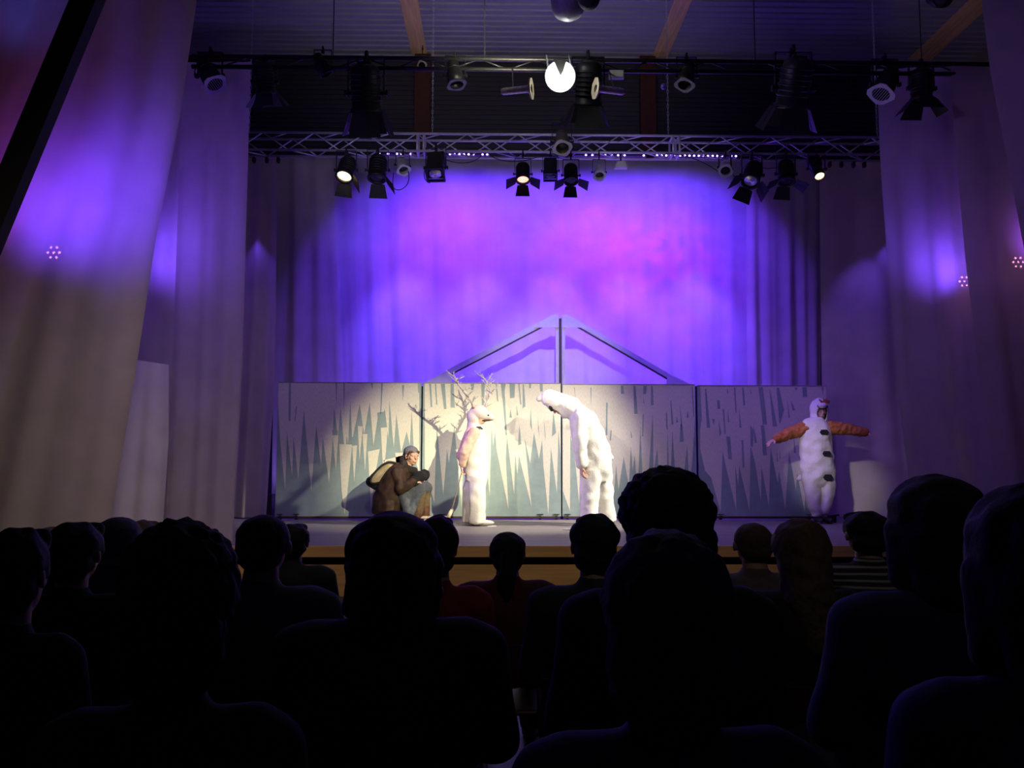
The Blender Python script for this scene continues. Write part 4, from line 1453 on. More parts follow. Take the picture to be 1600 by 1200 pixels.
cape = [('c', D(736, 676, -0.02), D(724, 712, -0.03), 0.085, 0.09), ('c', D(724, 712, -0.03), D(722, 722, -0.02), 0.085, 0.05), ('c', D(738, 674, 0.1), D(728, 715, 0.08), 0.07, 0.08)]
link('cape', fuse(cape, 0.012, 5, 0.02, 12, 'cape', 7.0), M_PINKF, t)
bm = bmesh.new()
for sy in (-0.09, 0.09):
    off = 0.045 if sy < 0 else -0.07
    ball(bm, (off + 0.06, sy, 0.04), (0.15, 0.055, 0.038), 16, 10)
obj('shoes', bm, M_FLEECE, t, True)
# mask
mask = [('e', D(748, 645), (0.125, 0.115, 0.105), (0, R(8), 0)), ('e', D(740, 652), (0.09, 0.105, 0.12)), ('c', D(752, 648), D(765, 651), 0.085, 0.05),
        ('c', D(765, 652), D(769, 653), 0.046, 0.034), ('c', D(740, 662), D(739, 670), 0.085, 0.085)]
mk = link('deer_mask', fuse(mask, 0.009, 4, 0.008, 14, 'deer_mask'), mat('pinkish_white_felt', (0.52, 0.44, 0.44), 0.95, 0, 0.06, 50, 0.3), t)
bm = bmesh.new()
ball(bm, D(763, 649, -0.052), 0.012, 12, 8)
obj('eye', bm, M_BLACK, mk, True)
bm = bmesh.new()
ball(bm, D(763, 649, 0.052), 0.012, 12, 8)
obj('eye', bm, M_BLACK, mk, True)
bm = bmesh.new()
ball(bm, D(759, 657.0, 0.0), (0.085, 0.072, 0.013), 18, 8, Euler((0, R(-4), 0)).to_matrix())
obj('mouth_opening', bm, mat('dark_red_mouth', (0.06, 0.02, 0.018), 0.7), mk, True)
for sy in (-1, 1):
    bm = bmesh.new()
    ball(bm, D(740, 637, sy * 0.09), (0.025, 0.05, 0.018), 14, 8, Euler((R(20 * sy), 0, 0)).to_matrix())
    obj('ear', bm, M_PINKF, mk, True)
bm = bmesh.new()
prism(bm, [(D(744, 667).x, D(744, 667).z), (D(752, 671.5).x, D(752, 671.5).z), (D(756, 671).x, D(756, 671).z), (D(751, 666.5).x, D(751, 666.5).z)], -0.128, -0.11)
obj('collar_slit', bm, M_HAIRD, t)


def branch(bm, a, b, ra, rb, rnd, depth):
    n_ = 4
    prev = a
    for i in range(1, n_ + 1):
        k = i / n_
        q = a.lerp(b, k) + V(rnd.uniform(-1, 1), rnd.uniform(-1, 1), rnd.uniform(-1, 1)) * (b - a).length * 0.05 * (1 if i < n_ else 0)
        r0 = ra + (rb - ra) * (i - 1) / n_
        r1 = ra + (rb - ra) * k
        tube(bm, prev, q, r0, r1, 7)
        ball(bm, q, r1 * 1.05, 7, 5)
        if depth > 0 and i < n_:
            dirv = (b - a).normalized()
            side = V(rnd.uniform(-1, 1), rnd.uniform(-0.8, 0.8), rnd.uniform(0.0, 1.0)).normalized()
            ln = (b - a).length * rnd.uniform(0.3, 0.5)
            branch(bm, q, q + (dirv * 0.5 + side).normalized() * ln, r1 * 0.7, r1 * 0.35, rnd, depth - 1)
        prev = q


rn = random.Random(5)
for sy, pth in ((-1, [(741, 636), (733, 621), (725, 612), (716, 601), (712, 592)]), (1, [(758, 636), (764, 622), (767, 612), (763, 600), (756, 588)])):
    bm = bmesh.new()
    pp = [D(a_, b_, sy * (0.03 + 0.05 * i)) for i, (a_, b_) in enumerate(pth)]
    for i in range(len(pp) - 1):
        r0 = 0.019 - i * 0.0028
        tube(bm, pp[i], pp[i + 1], r0, r0 - 0.0028, 9)
        ball(bm, pp[i + 1], r0 - 0.0028, 9, 6)
        for kk in (0.1, 0.35, 0.6, 0.85):
            q = pp[i].lerp(pp[i + 1], kk)
            ang = rn.uniform(0, 2 * PI)
            sd = V(math.cos(ang), 0.5 * math.sin(ang), rn.uniform(0.2, 1.1)).normalized()
            branch(bm, q, q + sd * rn.uniform(0.08, 0.17), 0.0085, 0.004, rn, 1)
    obj('antler', bm, M_TWIG, mk, True)

# --- sledge with rope
sl0 = P(692, 806, 10.95)
SLO = V(sl0.x, 10.95, DECK)
t2 = empty('sledge', SLO)
tag(t2, 'small pale wooden sledge on the deck between crouching performer and deer costume', 'sledge')
M_PINE = mat('pale_pine', (0.70, 0.58, 0.40), 0.6, 0, 0.12, 20, 0.1)
for sy in (-0.12, 0.12):
    pts = [V(-0.26, sy, 0.025), V(-0.1, sy, 0.025), V(0.02, sy, 0.04), V(0.07, sy, 0.10), V(0.11, sy, 0.19)]
    bm = bmesh.new()
    for a_, b_ in zip(pts, pts[1:]):
        tube(bm, a_, b_, 0.024, seg=8)
        ball(bm, b_, 0.024, 8, 6)
    obj('runner', bm, M_PINE, t2, True)
for i, xx in enumerate((-0.24, -0.16, -0.08)):
    bm = bmesh.new()
    box(bm, (xx - 0.035, -0.15, 0.10), (xx + 0.035, 0.15, 0.115), 0.003)
    obj('slat', bm, M_PINE, t2)
for xx in (-0.22, -0.1):
    for sy in (-0.12, 0.12):
        bm = bmesh.new()
        box(bm, (xx - 0.015, sy - 0.012, 0.03), (xx + 0.015, sy + 0.012, 0.10))
        obj('riser', bm, M_PINE, t2)
bm = bmesh.new()
box(bm, (-0.13, -0.13, 0.115), (0.08, -0.11, 0.13))
obj('side_rail', bm, M_PINE, t2)
bm = bmesh.new()
tube(bm, (0.07, -0.14, 0.10), (0.07, 0.14, 0.10), 0.010, seg=8)
obj('front_bar', bm, M_PINE, t2)
ra_ = V(SLO.x + 0.11, 10.95, DECK + 0.18)
rb_ = V(DX, YD, DECK) + wr + V(-0.01, 0, -0.09)
o = sweep([ra_, ra_.lerp(rb_, 0.3) + V(0, 0, -0.015), ra_.lerp(rb_, 0.7) + V(0, 0, -0.01), rb_], 0.007, 'pull_rope', mat('hemp_rope', (0.35, 0.26, 0.2), 0.9, 0, 0.2, 120, 0.5))
tag(o, 'thin hemp rope from the deer costume hand down to the sledge', 'rope')

# --- crouching performer
YC = 11.25
CX = P(632, 810, YC).x
t, _ = person_root(632, 810, YC, 'person in grey cap and brown coat crouching beside the deer costume')


def Cc(px, py, dy=0.0):
    q = P(px, py, YC)
    return V(q.x - CX, dy, q.z - DECK)


hc = Cc(643, 713)
face = V(0.62, -0.78, -0.06)
hp, Lh = head_prims(hc, face, 1.12)
sh_n, sh_f = Cc(625, 738, -0.19), Cc(640, 738, 0.12)
el_n, el_f = Cc(630, 762, -0.26), Cc(655, 755, 0.15)
wr_n, wr_f = Cc(648, 752, -0.24), Cc(654, 750, 0.02)
hipn, hipf = Cc(612, 788, -0.10), Cc(612, 788, 0.10)
knn, knf = Cc(662, 762, -0.16), Cc(664, 764, 0.06)
ann, anf = Cc(654, 806, -0.16), Cc(664, 806, 0.06)
body = hp + [('c', hc + V(-0.02, 0, -0.08), Cc(632, 738), 0.055, 0.065), ('c', sh_n, sh_f, 0.06, 0.06), ('c', Cc(627, 745), Cc(613, 785), 0.13, 0.14),
             ('c', sh_n, el_n, 0.048, 0.038), ('c', el_n, wr_n, 0.036, 0.026), ('c', sh_f, el_f, 0.048, 0.038), ('c', el_f, wr_f, 0.036, 0.026),
             ('c', hipn, knn, 0.085, 0.055), ('c', knn, ann, 0.052, 0.036), ('c', hipf, knf, 0.085, 0.055), ('c', knf, anf, 0.052, 0.036),
             ('c', V(ann.x, ann.y, 0.04), V(ann.x + 0.16, ann.y - 0.03, 0.03), 0.036, 0.026), ('c', V(anf.x, anf.y, 0.04), V(anf.x + 0.16, anf.y, 0.03), 0.036, 0.026)]
body += hand_prims(wr_n, (0.9, 0.3, 0.0), (0, 0.4, -1), 1, 1.0, 0.5) + hand_prims(wr_f, (0.5, -0.8, 0.0), (0, 0, -1), -1, 1.0, 0.5)
link('body', fuse(body, 0.0075, 3, name='body'), mat('rosy_skin', (0.72, 0.42, 0.30), 0.55, 0, 0.06, 20, 0.03), t)
eyes(hc, face, 1.12, t)
cap = [('e', Lh(0, -0.02, 0.052), (0.098, 0.110, 0.085), Matrix((V(*face).cross(V(0, 0, 1)).normalized(), V(*face).normalized(), V(0, 0, 1))).transposed().to_euler()),
       ('e', Lh(0, -0.055, 0.00), (0.092, 0.075, 0.085))]
link('cap', fuse(cap, 0.009, 4, 0.006, 14, 'cap'), mat('grey_knit', (0.20, 0.20, 0.22), 0.95, 0, 0.15, 70, 0.5), t)
hr = [('c', Lh(-0.06, 0.055, 0.055), Lh(-0.075, 0.02, 0.0), 0.014, 0.010), ('c', Lh(0.06, 0.055, 0.055), Lh(0.075, 0.02, 0.0), 0.014, 0.010), ('c', Lh(-0.06, 0.06, 0.058), Lh(0.06, 0.06, 0.058), 0.016, 0.016)]
link('hair', fuse(hr, 0.007, 2, 0.004, 40, 'hair'), mat('auburn_hair', (0.12, 0.045, 0.02), 0.6, 0, 0.3, 80, 0.4), t)
coat = [('c', sh_n + V(0, -0.01, 0), sh_f, 0.085, 0.085), ('l', [(Cc(634, 730, -0.02), 0.09, 0.10), (Cc(627, 738, -0.02), 0.15, 0.20), (Cc(619, 752, -0.02), 0.195, 0.235), (Cc(613, 772, -0.02), 0.22, 0.25), (Cc(609, 790, -0.02), 0.225, 0.25), (Cc(608, 803, -0.02), 0.21, 0.24)]),
        ('c', sh_n, el_n, 0.085, 0.078), ('c', el_n, wr_n, 0.072, 0.055), ('c', sh_f, el_f, 0.08, 0.07), ('c', el_f, wr_f, 0.065, 0.05)]
M_COAT = mat('mottled_brown_coat', (0.045, 0.020, 0.010), 0.8, 0, 0.5, 14, 0.5)
link('coat', fuse(coat, 0.012, 4, 0.03, 10, 'coat', 3.0), M_COAT, t)
scarf = [('c', Cc(631, 726, -0.06), Cc(634, 728, 0.08), 0.06, 0.06), ('c', Cc(634, 732, -0.09), Cc(648, 735, -0.02), 0.055, 0.045), ('c', Cc(629, 718, 0.0), Cc(632, 728, 0.02), 0.045, 0.06)]
link('scarf', fuse(scarf, 0.009, 4, 0.014, 18, 'scarf'), mat('charcoal_scarf', (0.025, 0.02, 0.02), 0.95, 0, 0.3, 60, 0.5), t)
gl = [('e', Cc(657, 744, -0.13), (0.10, 0.09, 0.075)), ('e', Cc(648, 752, -0.20), (0.09, 0.07, 0.065)), ('e', Cc(663, 742, -0.02), (0.075, 0.08, 0.075))]
link('gloves', fuse(gl, 0.009, 4, 0.016, 18, 'gloves', 1.0), mat('black_fur_muff', (0.012, 0.012, 0.013), 0.95, 0, 0.4, 60, 0.6), t)
skirt = [('c', hipn, knn + V(0, 0, 0.0), 0.12, 0.09), ('c', hipf, knf, 0.12, 0.09), ('c', knn, Cc(640, 800, -0.18), 0.085, 0.09), ('c', knn + V(0.02, 0, 0.0), Cc(650, 790, -0.1), 0.07, 0.07), ('c', Cc(660, 757, -0.2), Cc(671, 760, -0.1), 0.04, 0.03),
         ('c', knf, Cc(650, 795, 0.06), 0.08, 0.09), ('c', Cc(635, 775, -0.2), Cc(640, 796, -0.2), 0.08, 0.08)]
tr = [('c', hipn, knn, 0.095, 0.07), ('c', hipf, knf, 0.095, 0.07), ('c', knn, ann + V(0, 0, 0.02), 0.072, 0.06), ('c', knf, anf + V(0, 0, 0.02), 0.072, 0.06)]
link('trousers', fuse(tr, 0.010, 3, 0.012, 14, 'trousers', 2.0), mat('khaki_trousers', (0.16, 0.11, 0.06), 0.9, 0, 0.2, 30, 0.3), t)
link('skirt', fuse(skirt, 0.011, 4, 0.022, 9, 'skirt', 5.0), mat('slate_grey_wool', (0.09, 0.10, 0.125), 0.9, 0, 0.2, 30, 0.3), t)
for a_ in (ann, anf):
    bt = [('c', V(a_.x, a_.y, 0.06), V(a_.x + 0.0, a_.y, 0.22), 0.062, 0.065), ('c', V(a_.x, a_.y, 0.05), V(a_.x + 0.19, a_.y - 0.02, 0.042), 0.05, 0.042)]
    link('boot', fuse(bt, 0.009, 3, 0.006, 16, 'boot'), mat('brown_leather_boot', (0.13, 0.05, 0.03), 0.5, 0, 0.25, 20, 0.2), t)
# rucksack hung on the back, a thing of its own
bo = Cc(597, 741) + V(CX, YC, DECK)
t3 = empty('rucksack', bo)
tag(t3, 'tan rucksack with black edging on the crouching performer\'s back', 'rucksack')
rk = [('c', V(0.10, -0.02, 0.10), V(-0.08, -0.02, -0.08), 0.085, 0.10), ('c', V(0.10, 0.14, 0.08), V(-0.08, 0.14, -0.08), 0.08, 0.09)]
link('bag', fuse(rk, 0.012, 4, 0.008, 12, 'bag'), mat('tan_canvas', (0.42, 0.34, 0.20), 0.85, 0, 0.12, 30, 0.2), t3)
o = sweep([V(0.20, -0.085, 0.15), V(0.08, -0.11, 0.19), V(-0.06, -0.12, 0.06), V(-0.18, -0.11, -0.10), V(-0.10, -0.12, -0.14), V(0.0, -0.13, -0.10)], 0.014, 'piping', M_BLACKM, t3)
rk2 = [('c', V(-0.14, -0.02, -0.10), V(-0.02, -0.03, -0.17), 0.075, 0.07), ('c', V(-0.12, 0.12, -0.12), V(-0.02, 0.12, -0.16), 0.07, 0.07)]
link('base_pocket', fuse(rk2, 0.012, 4, 0.006, 12, 'base_pocket'), M_BLACKM, t3)

# --- bowing performer in white
YB = 10.95
BX = P(935, 818, YB).x
t, _ = person_root(935, 818, YB, 'person in white hooded suit bowing deeply to the left')


def Bb(px, py, dy=0.0):
    q = P(px, py, YB)
    return V(q.x - BX, dy, q.z - DECK)


hc = Bb(872, 633)
face = V(-0.55, 0, -0.83)
upv = V(-0.83, 0, 0.55)
hp, Lh = head_prims(hc, face, 1.05, upv)
hipn, hipf = Bb(938, 722, -0.10), Bb(938, 722, 0.10)
shn, shf = Bb(904, 655, -0.19), Bb(904, 655, 0.19)
eln, elf = Bb(903, 698, -0.22), Bb(908, 698, 0.20)
wrn, wrf = Bb(906, 729, -0.22), Bb(916, 728, 0.18)
body = hp + [('c', hc + V(0.07, 0, -0.0), Bb(897, 648), 0.055, 0.065), ('c', shn, shf, 0.065, 0.065), ('c', Bb(912, 660), Bb(936, 718), 0.14, 0.14), ('c', hipn, hipf, 0.07, 0.07),
             ('c', shn, eln, 0.05, 0.04), ('c', eln, wrn, 0.038, 0.027), ('c', shf, elf, 0.05, 0.04), ('c', elf, wrf, 0.038, 0.027),
             ('c', hipn, Bb(924, 770, -0.10), 0.07, 0.055), ('c', Bb(926, 770, -0.11), V(-0.10, -0.11, 0.08), 0.055, 0.04), ('c', hipf, Bb(942, 770, 0.09), 0.07, 0.055), ('c', Bb(944, 770, 0.10), V(0.16, 0.10, 0.08), 0.055, 0.04),
             ('c', V(-0.10, -0.11, 0.045), V(-0.26, -0.12, 0.03), 0.038, 0.028), ('c', V(0.16, 0.10, 0.045), V(0.0, 0.10, 0.03), 0.038, 0.028)]
body += hand_prims(wrn, (0.05, 0, -1), (1, 0.3, 0), 1, 1.05, 0.4) + hand_prims(wrf, (0.05, 0, -1), (1, -0.3, 0), -1, 1.05, 0.4)
link('body', fuse(body, 0.0075, 3, name='body'), M_SKIN, t)
eyes(hc, face, 1.05, t, upv)
hair = [('e', Lh(0, -0.01, 0.045), (0.085, 0.095, 0.085)), ('c', Lh(-0.06, 0.075, 0.06), Lh(0.06, 0.075, 0.06), 0.032, 0.032), ('c', Lh(-0.05, 0.09, 0.03), Lh(0.05, 0.09, 0.035), 0.022, 0.022)]
link('hair', fuse(hair, 0.009, 3, 0.01, 26, 'hair'), M_HAIRD, t)
suit = [('c', shn, shf, 0.085, 0.085),
        ('l', [(Bb(893, 641), 0.10, 0.11), (Bb(902, 647), 0.14, 0.18), (Bb(912, 660), 0.185, 0.225), (Bb(921, 683), 0.205, 0.225), (Bb(928, 708), 0.215, 0.22), (Bb(931, 735), 0.195, 0.20), (Bb(931, 752), 0.13, 0.14)]),
        ('l', [(Bb(925, 722, -0.08), 0.16, 0.13), (Bb(921, 755, -0.10), 0.135, 0.125), (Bb(919, 790, -0.11), 0.115, 0.12), (V(-0.13, -0.11, 0.04), 0.125, 0.12)]),
        ('l', [(Bb(938, 722, 0.08), 0.16, 0.13), (Bb(943, 755, 0.09), 0.135, 0.125), (Bb(948, 790, 0.10), 0.11, 0.12), (V(0.15, 0.10, 0.04), 0.11, 0.12)]),
        ('c', shn, eln + V(0, -0.01, 0), 0.10, 0.088), ('c', eln + V(0, -0.01, 0), wrn + V(0, 0, 0.04), 0.088, 0.072), ('c', shf, elf, 0.10, 0.088), ('c', elf, wrf + V(0, 0, 0.04), 0.088, 0.07),
        ('c', Bb(948, 708), Bb(956, 715), 0.05, 0.025)]
link('jumpsuit', fuse(suit, 0.012, 4, 0.024, 9, 'jumpsuit', 6.0), M_FLEECE2, t)


def open_hood(prims, cutc, cutr, vox, disp, name, m, parent, rot=None):
    """fused hood with the face opening cut away"""
    me = fuse(prims, vox, 4, disp, 11, name)
    bm = bmesh.new()
    bm.from_mesh(me)
    inv = rot.inverted() if rot else Matrix.Identity(3)
    kill = [v for v in bm.verts if sum(((inv @ (v.co - cutc))[i] / cutr[i]) ** 2 for i in range(3)) < 1.0]
    bmesh.ops.delete(bm, geom=kill, context='VERTS')
    bm.to_mesh(me)
    bm.free()
    o = link(name, me, m, parent)
    md = o.modifiers.new('thickness', 'SOLIDIFY')
    md.thickness = 0.012
    md.offset = -1
    return o


hood = [('e', Lh(0, -0.015, 0.045), (0.125, 0.125, 0.125)), ('c', Bb(858, 622), Bb(893, 636), 0.115, 0.135), ('c', Bb(885, 634), Bb(903, 646), 0.135, 0.13), ('c', Bb(866, 632), Bb(882, 642), 0.10, 0.10)]
M_ = Matrix((face.cross(upv).normalized(), face.normalized(), upv.normalized())).transposed()
open_hood(hood, Lh(0, 0.125, -0.02), (0.088, 0.09, 0.12), 0.010, 0.012, 'hood', M_FLEECE2, t, M_)
sn = [('c', Bb(856, 619), Bb(843, 622), 0.062, 0.040), ('c', Bb(846, 622), Bb(842, 623), 0.045, 0.038)]
link('hood_peak', fuse(sn, 0.009, 3, 0.006, 14, 'hood_peak'), M_FLEECE, t)
bm = bmesh.new()
ball(bm, (-0.16, -0.11, 0.042), (0.14, 0.052, 0.04), 16, 10)
ball(bm, (0.10, 0.10, 0.042), (0.14, 0.052, 0.04), 16, 10)
obj('shoes', bm, M_FLEECE, t, True)

# --- arms-out performer
YR = 11.35
RX = P(1283, 812, YR).x
t, _ = person_root(1283, 812, YR, 'person in white hooded suit with orange brown sleeves, arms held out')


def Rr_(px, py, dy=0.0):
    q = P(px, py, YR)
    return V(q.x - RX, dy, q.z - DECK)


hc = Rr_(1281, 643)
face = V(0.06, -1, -0.08)
hp, Lh = head_prims(hc, face, 1.0)
sl, sr = Rr_(1257, 670), Rr_(1298, 668)
el_, er_ = Rr_(1231, 678, -0.02), Rr_(1326, 671, -0.02)
wl, wr_ = Rr_(1209, 687, -0.06), Rr_(1350, 676, -0.06)
body = hp + [('c', hc + V(0, 0.01, -0.09), Rr_(1280, 666, 0.02), 0.052, 0.06), ('c', sl, sr, 0.06, 0.06), ('c', Rr_(1280, 680), Rr_(1281, 730), 0.14, 0.13), ('c', Rr_(1272, 735), Rr_(1290, 735), 0.10, 0.10),
             ('c', sl, el_, 0.048, 0.038), ('c', el_, wl, 0.036, 0.026), ('c', sr, er_, 0.048, 0.038), ('c', er_, wr_, 0.036, 0.026),
             ('c', Rr_(1273, 740), Rr_(1273, 775), 0.085, 0.06), ('c', Rr_(1273, 775), Rr_(1278, 805), 0.055, 0.04), ('c', Rr_(1290, 740), Rr_(1290, 775), 0.085, 0.06), ('c', Rr_(1290, 775), Rr_(1288, 805), 0.055, 0.04),
             ('c', V(-0.05, 0.0, 0.045), V(-0.07, -0.14, 0.03), 0.036, 0.028), ('c', V(0.05, 0.0, 0.045), V(0.08, -0.14, 0.03), 0.036, 0.028)]
body += hand_prims(wl, (-0.85, -0.2, -0.4), (0, 0.2, -1), 1, 1.0, 0.3, 0.25) + hand_prims(wr_, (0.85, -0.2, -0.25), (0, 0.2, -1), -1, 1.0, 0.22, 0.3)
link('body', fuse(body, 0.0072, 3, name='body'), M_SKIN, t)
eyes(hc, face, 1.0, t)
hair = [('e', Lh(0, -0.012, 0.05), (0.082, 0.095, 0.075)), ('c', Lh(-0.05, 0.07, 0.07), Lh(0.05, 0.07, 0.07), 0.03, 0.03)]
link('hair', fuse(hair, 0.009, 3, 0.008, 26, 'hair'), M_HAIRD, t)
suit = [('l', [(Rr_(1278, 654), 0.09, 0.09), (Rr_(1277, 659), 0.15, 0.11), (Rr_(1276, 665), 0.205, 0.135), (Rr_(1275, 680), 0.215, 0.155), (Rr_(1276, 705), 0.222, 0.17), (Rr_(1278, 730), 0.228, 0.175), (Rr_(1278, 750), 0.20, 0.15), (Rr_(1279, 760), 0.14, 0.11)]),
        ('l', [(Rr_(1268, 735), 0.14, 0.14), (Rr_(1269, 765), 0.118, 0.125), (Rr_(1272, 790), 0.085, 0.10), (Rr_(1275, 797), 0.075, 0.09), (Rr_(1276, 806), 0.062, 0.075)]),
        ('l', [(Rr_(1290, 735), 0.13, 0.14), (Rr_(1291, 765), 0.112, 0.125), (Rr_(1289, 787), 0.08, 0.10), (Rr_(1288, 795), 0.072, 0.085), (Rr_(1287, 803), 0.060, 0.07)]),
        ('c', Rr_(1262, 742, 0.05), Rr_(1253, 748, 0.1), 0.06, 0.03)]
link('jumpsuit', fuse(suit, 0.011, 4, 0.030, 9, 'jumpsuit', 11.0), M_FLEECE, t)
M_RUST = mat('rust_orange_velour', (0.42, 0.13, 0.035), 0.75, 0, 0.3, 22, 0.4)
for a_, b_, c_ in ((sl, el_, wl), (sr, er_, wr_)):
    slv = [('c', a_, b_, 0.098, 0.078), ('c', b_, c_ + (b_ - c_) * 0.12, 0.076, 0.062)]
    o = link('sleeve', fuse(slv, 0.010, 3, 0.024, 20, 'sleeve', 2.0), M_RUST, t)
hood = [('e', Lh(0, -0.02, 0.03), (0.128, 0.13, 0.15)), ('c', Lh(0, -0.02, -0.05), Lh(0, -0.01, -0.12), 0.12, 0.115), ('c', Lh(-0.05, -0.06, 0.1), Lh(0.0, -0.03, 0.12), 0.07, 0.07)]
M_ = Matrix((face.cross(V(0, 0, 1)).normalized(), face.normalized(), V(0, 0, 1))).transposed()
open_hood(hood, Lh(0, 0.13, -0.025), (0.084, 0.10, 0.10), 0.010, 0.008, 'hood', M_FLEECE2, t, None)
br = [('e', Lh(0.01, 0.10, 0.085), (0.062, 0.042, 0.040))]
link('hood_brim', fuse(br, 0.009, 2, 0.004, 16, 'hood_brim'), M_FLEECE2, t)
bm = bmesh.new()
rn = random.Random(3)
for i in range(9):
    a_ = Lh(0.0 + rn.uniform(-0.02, 0.02), 0.09, 0.125)
    ang = R(-30 + i * 22)
    tube(bm, a_, a_ + V(0.085 * math.cos(ang), -0.03, 0.045 * math.sin(ang) + 0.01), 0.013, 0.006, 7)
obj('hood_tuft', bm, M_RUST, t, True)
for i, (px_, py_) in enumerate(((1281, 676), (1284, 709), (1286, 745))):
    bm = bmesh.new()
    w, h2 = 0.062, 0.036
    q = Rr_(px_, py_)
    dy = -0.155 if i == 0 else (-0.172 if i == 1 else -0.175)
    prism(bm, [(q.x - w, q.z), (q.x - w * 0.6, q.z + h2), (q.x + w * 0.6, q.z + h2), (q.x + w, q.z), (q.x + w * 0.6, q.z - h2), (q.x - w * 0.6, q.z - h2)], dy - 0.012, dy + 0.04)
    obj('felt_patch', bm, mat('black_felt', (0.012, 0.011, 0.011), 0.95, 0, 0.3, 60, 0.4), t)
bm = bmesh.new()
for xx, x2 in ((-0.05, -0.07), (0.05, 0.08)):
    ball(bm, ((xx + x2) / 2, -0.07, 0.045), (0.052, 0.135, 0.042), 16, 10)
obj('shoes', bm, M_BLACK, t, True)

# odds and ends on the deck
c = P(1303, 811, 11.5)
bm = bmesh.new()
box(bm, (c.x - 0.10, 11.45, DECK + 0.001), (c.x + 0.02, 11.58, DECK + 0.09), 0.01)
tube(bm, (c.x - 0.04, 11.5, DECK + 0.085), (c.x + 0.08, 11.52, DECK + 0.10), 0.012)
tag(obj('stage_weight', bm, M_BLACKM), 'small dark weight on the deck beside the arms-out performer', 'weight')
c = P(421, 785, 12.4)
bm = bmesh.new()
box(bm, (c.x - 0.09, 12.3, DECK + 0.001), (c.x + 0.06, 12.5, DECK + 0.34), 0.01)
t = obj('equipment_case', bm, M_BLACKM)
tag(t, 'small black equipment case in the dark gap at the left of the panels', 'case')
for px_, py_, Y_, rz_, lb in ((768, 821, 10.75, 0.4, 'white paper scrap on the deck beside the deer costume feet'), (888, 828, 10.3, -0.3, 'pale paper scrap on the deck in front of the bowing performer'), (566, 820, 10.9, 0.2, 'tiny paper scrap on the deck in front of the left panel')):
    c = P(px_, py_, Y_)
    bm = bmesh.new()
    pts = [(-0.07, -0.03), (0.05, -0.045), (0.075, 0.03), (-0.03, 0.045)]
    vs = [bm.verts.new((x_, y_, 0.006 + 0.01 * abs(math.sin(i * 2)))) for i, (x_, y_) in enumerate(pts)]
    vb = [bm.verts.new((x_, y_, 0.001)) for x_, y_ in pts]
    bm.faces.new(vs); bm.faces.new(vb[::-1])
    for i in range(4):
        bm.faces.new((vs[i], vb[i], vb[(i + 1) % 4], vs[(i + 1) % 4]))
    o = obj('paper_scrap', bm, M_WHITEP)
    o.location = (c.x, Y_, DECK)
    o.rotation_euler = (0, 0, rz_)
    tag(o, lb, 'paper', 'paper scraps on the deck')

# ------------------------------------------------------------------ audience
def seated_prims():
    hp, L = head_prims(V(0, 0.02, 1.20), (0, 1, 0), 1.0)
    b = hp + [('c', V(0, 0.0, 1.12), V(0, -0.02, 1.02), 0.052, 0.06), ('c', V(-0.15, -0.02, 0.985), V(0.15, -0.02, 0.985), 0.055, 0.055),
              ('e', V(0, -0.02, 0.86), (0.165, 0.11, 0.17)), ('e', V(0, 0.0, 0.68), (0.15, 0.11, 0.16)), ('e', V(0, 0.02, 0.56), (0.17, 0.13, 0.10))]
    for s_ in (-1, 1):
        b += [('c', V(s_ * 0.18, -0.02, 0.98), V(s_ * 0.22, 0.05, 0.72), 0.048, 0.038), ('c', V(s_ * 0.22, 0.05, 0.72), V(s_ * 0.11, 0.27, 0.64), 0.036, 0.025)]
        b += hand_prims(V(s_ * 0.11, 0.27, 0.635), (-s_ * 0.35, 0.9, -0.12), (0, 0, -1), -s_, 1.0, 0.3)
        b += [('c', V(s_ * 0.09, 0.03, 0.54), V(s_ * 0.12, 0.43, 0.52), 0.08, 0.06), ('c', V(s_ * 0.12, 0.43, 0.50), V(s_ * 0.12, 0.40, 0.08), 0.055, 0.038),
              ('c', V(s_ * 0.12, 0.40, 0.045), V(s_ * 0.14, 0.56, 0.03), 0.038, 0.03)]
    return b


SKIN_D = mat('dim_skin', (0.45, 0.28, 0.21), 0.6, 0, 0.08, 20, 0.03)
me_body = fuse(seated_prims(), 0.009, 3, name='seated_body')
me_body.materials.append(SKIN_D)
top_p = [('c', V(-0.15, -0.02, 0.985), V(0.15, -0.02, 0.985), 0.075, 0.075), ('e', V(0, -0.02, 0.86), (0.19, 0.135, 0.19)), ('e', V(0, 0.0, 0.68), (0.175, 0.135, 0.18)), ('c', V(0, -0.01, 1.03), V(0, -0.01, 1.05), 0.068, 0.064)]
for s_ in (-1, 1):
    top_p += [('c', V(s_ * 0.18, -0.02, 0.98), V(s_ * 0.22, 0.05, 0.72), 0.066, 0.055), ('c', V(s_ * 0.22, 0.05, 0.72), V(s_ * 0.12, 0.25, 0.642), 0.052, 0.038)]
me_top = fuse(top_p, 0.012, 4, 0.012, 9, 'top', 1.0)
bot_p = [('e', V(0, 0.02, 0.57), (0.19, 0.15, 0.105))]
for s_ in (-1, 1):
    bot_p += [('c', V(s_ * 0.09, 0.03, 0.54), V(s_ * 0.12, 0.43, 0.52), 0.09, 0.072), ('c', V(s_ * 0.12, 0.43, 0.50), V(s_ * 0.12, 0.41, 0.12), 0.07, 0.055)]
me_bot = fuse(bot_p, 0.012, 4, 0.01, 9, 'trousers', 3.0)
sh_p = []
bm = bmesh.new()
for s_ in (-1, 1):
    ball(bm, (s_ * 0.13, 0.49, 0.045), (0.05, 0.135, 0.043), 16, 10)
me_sh = bm_mesh(bm, 'shoes', True)
me_sh.materials.append(M_BLACKM)


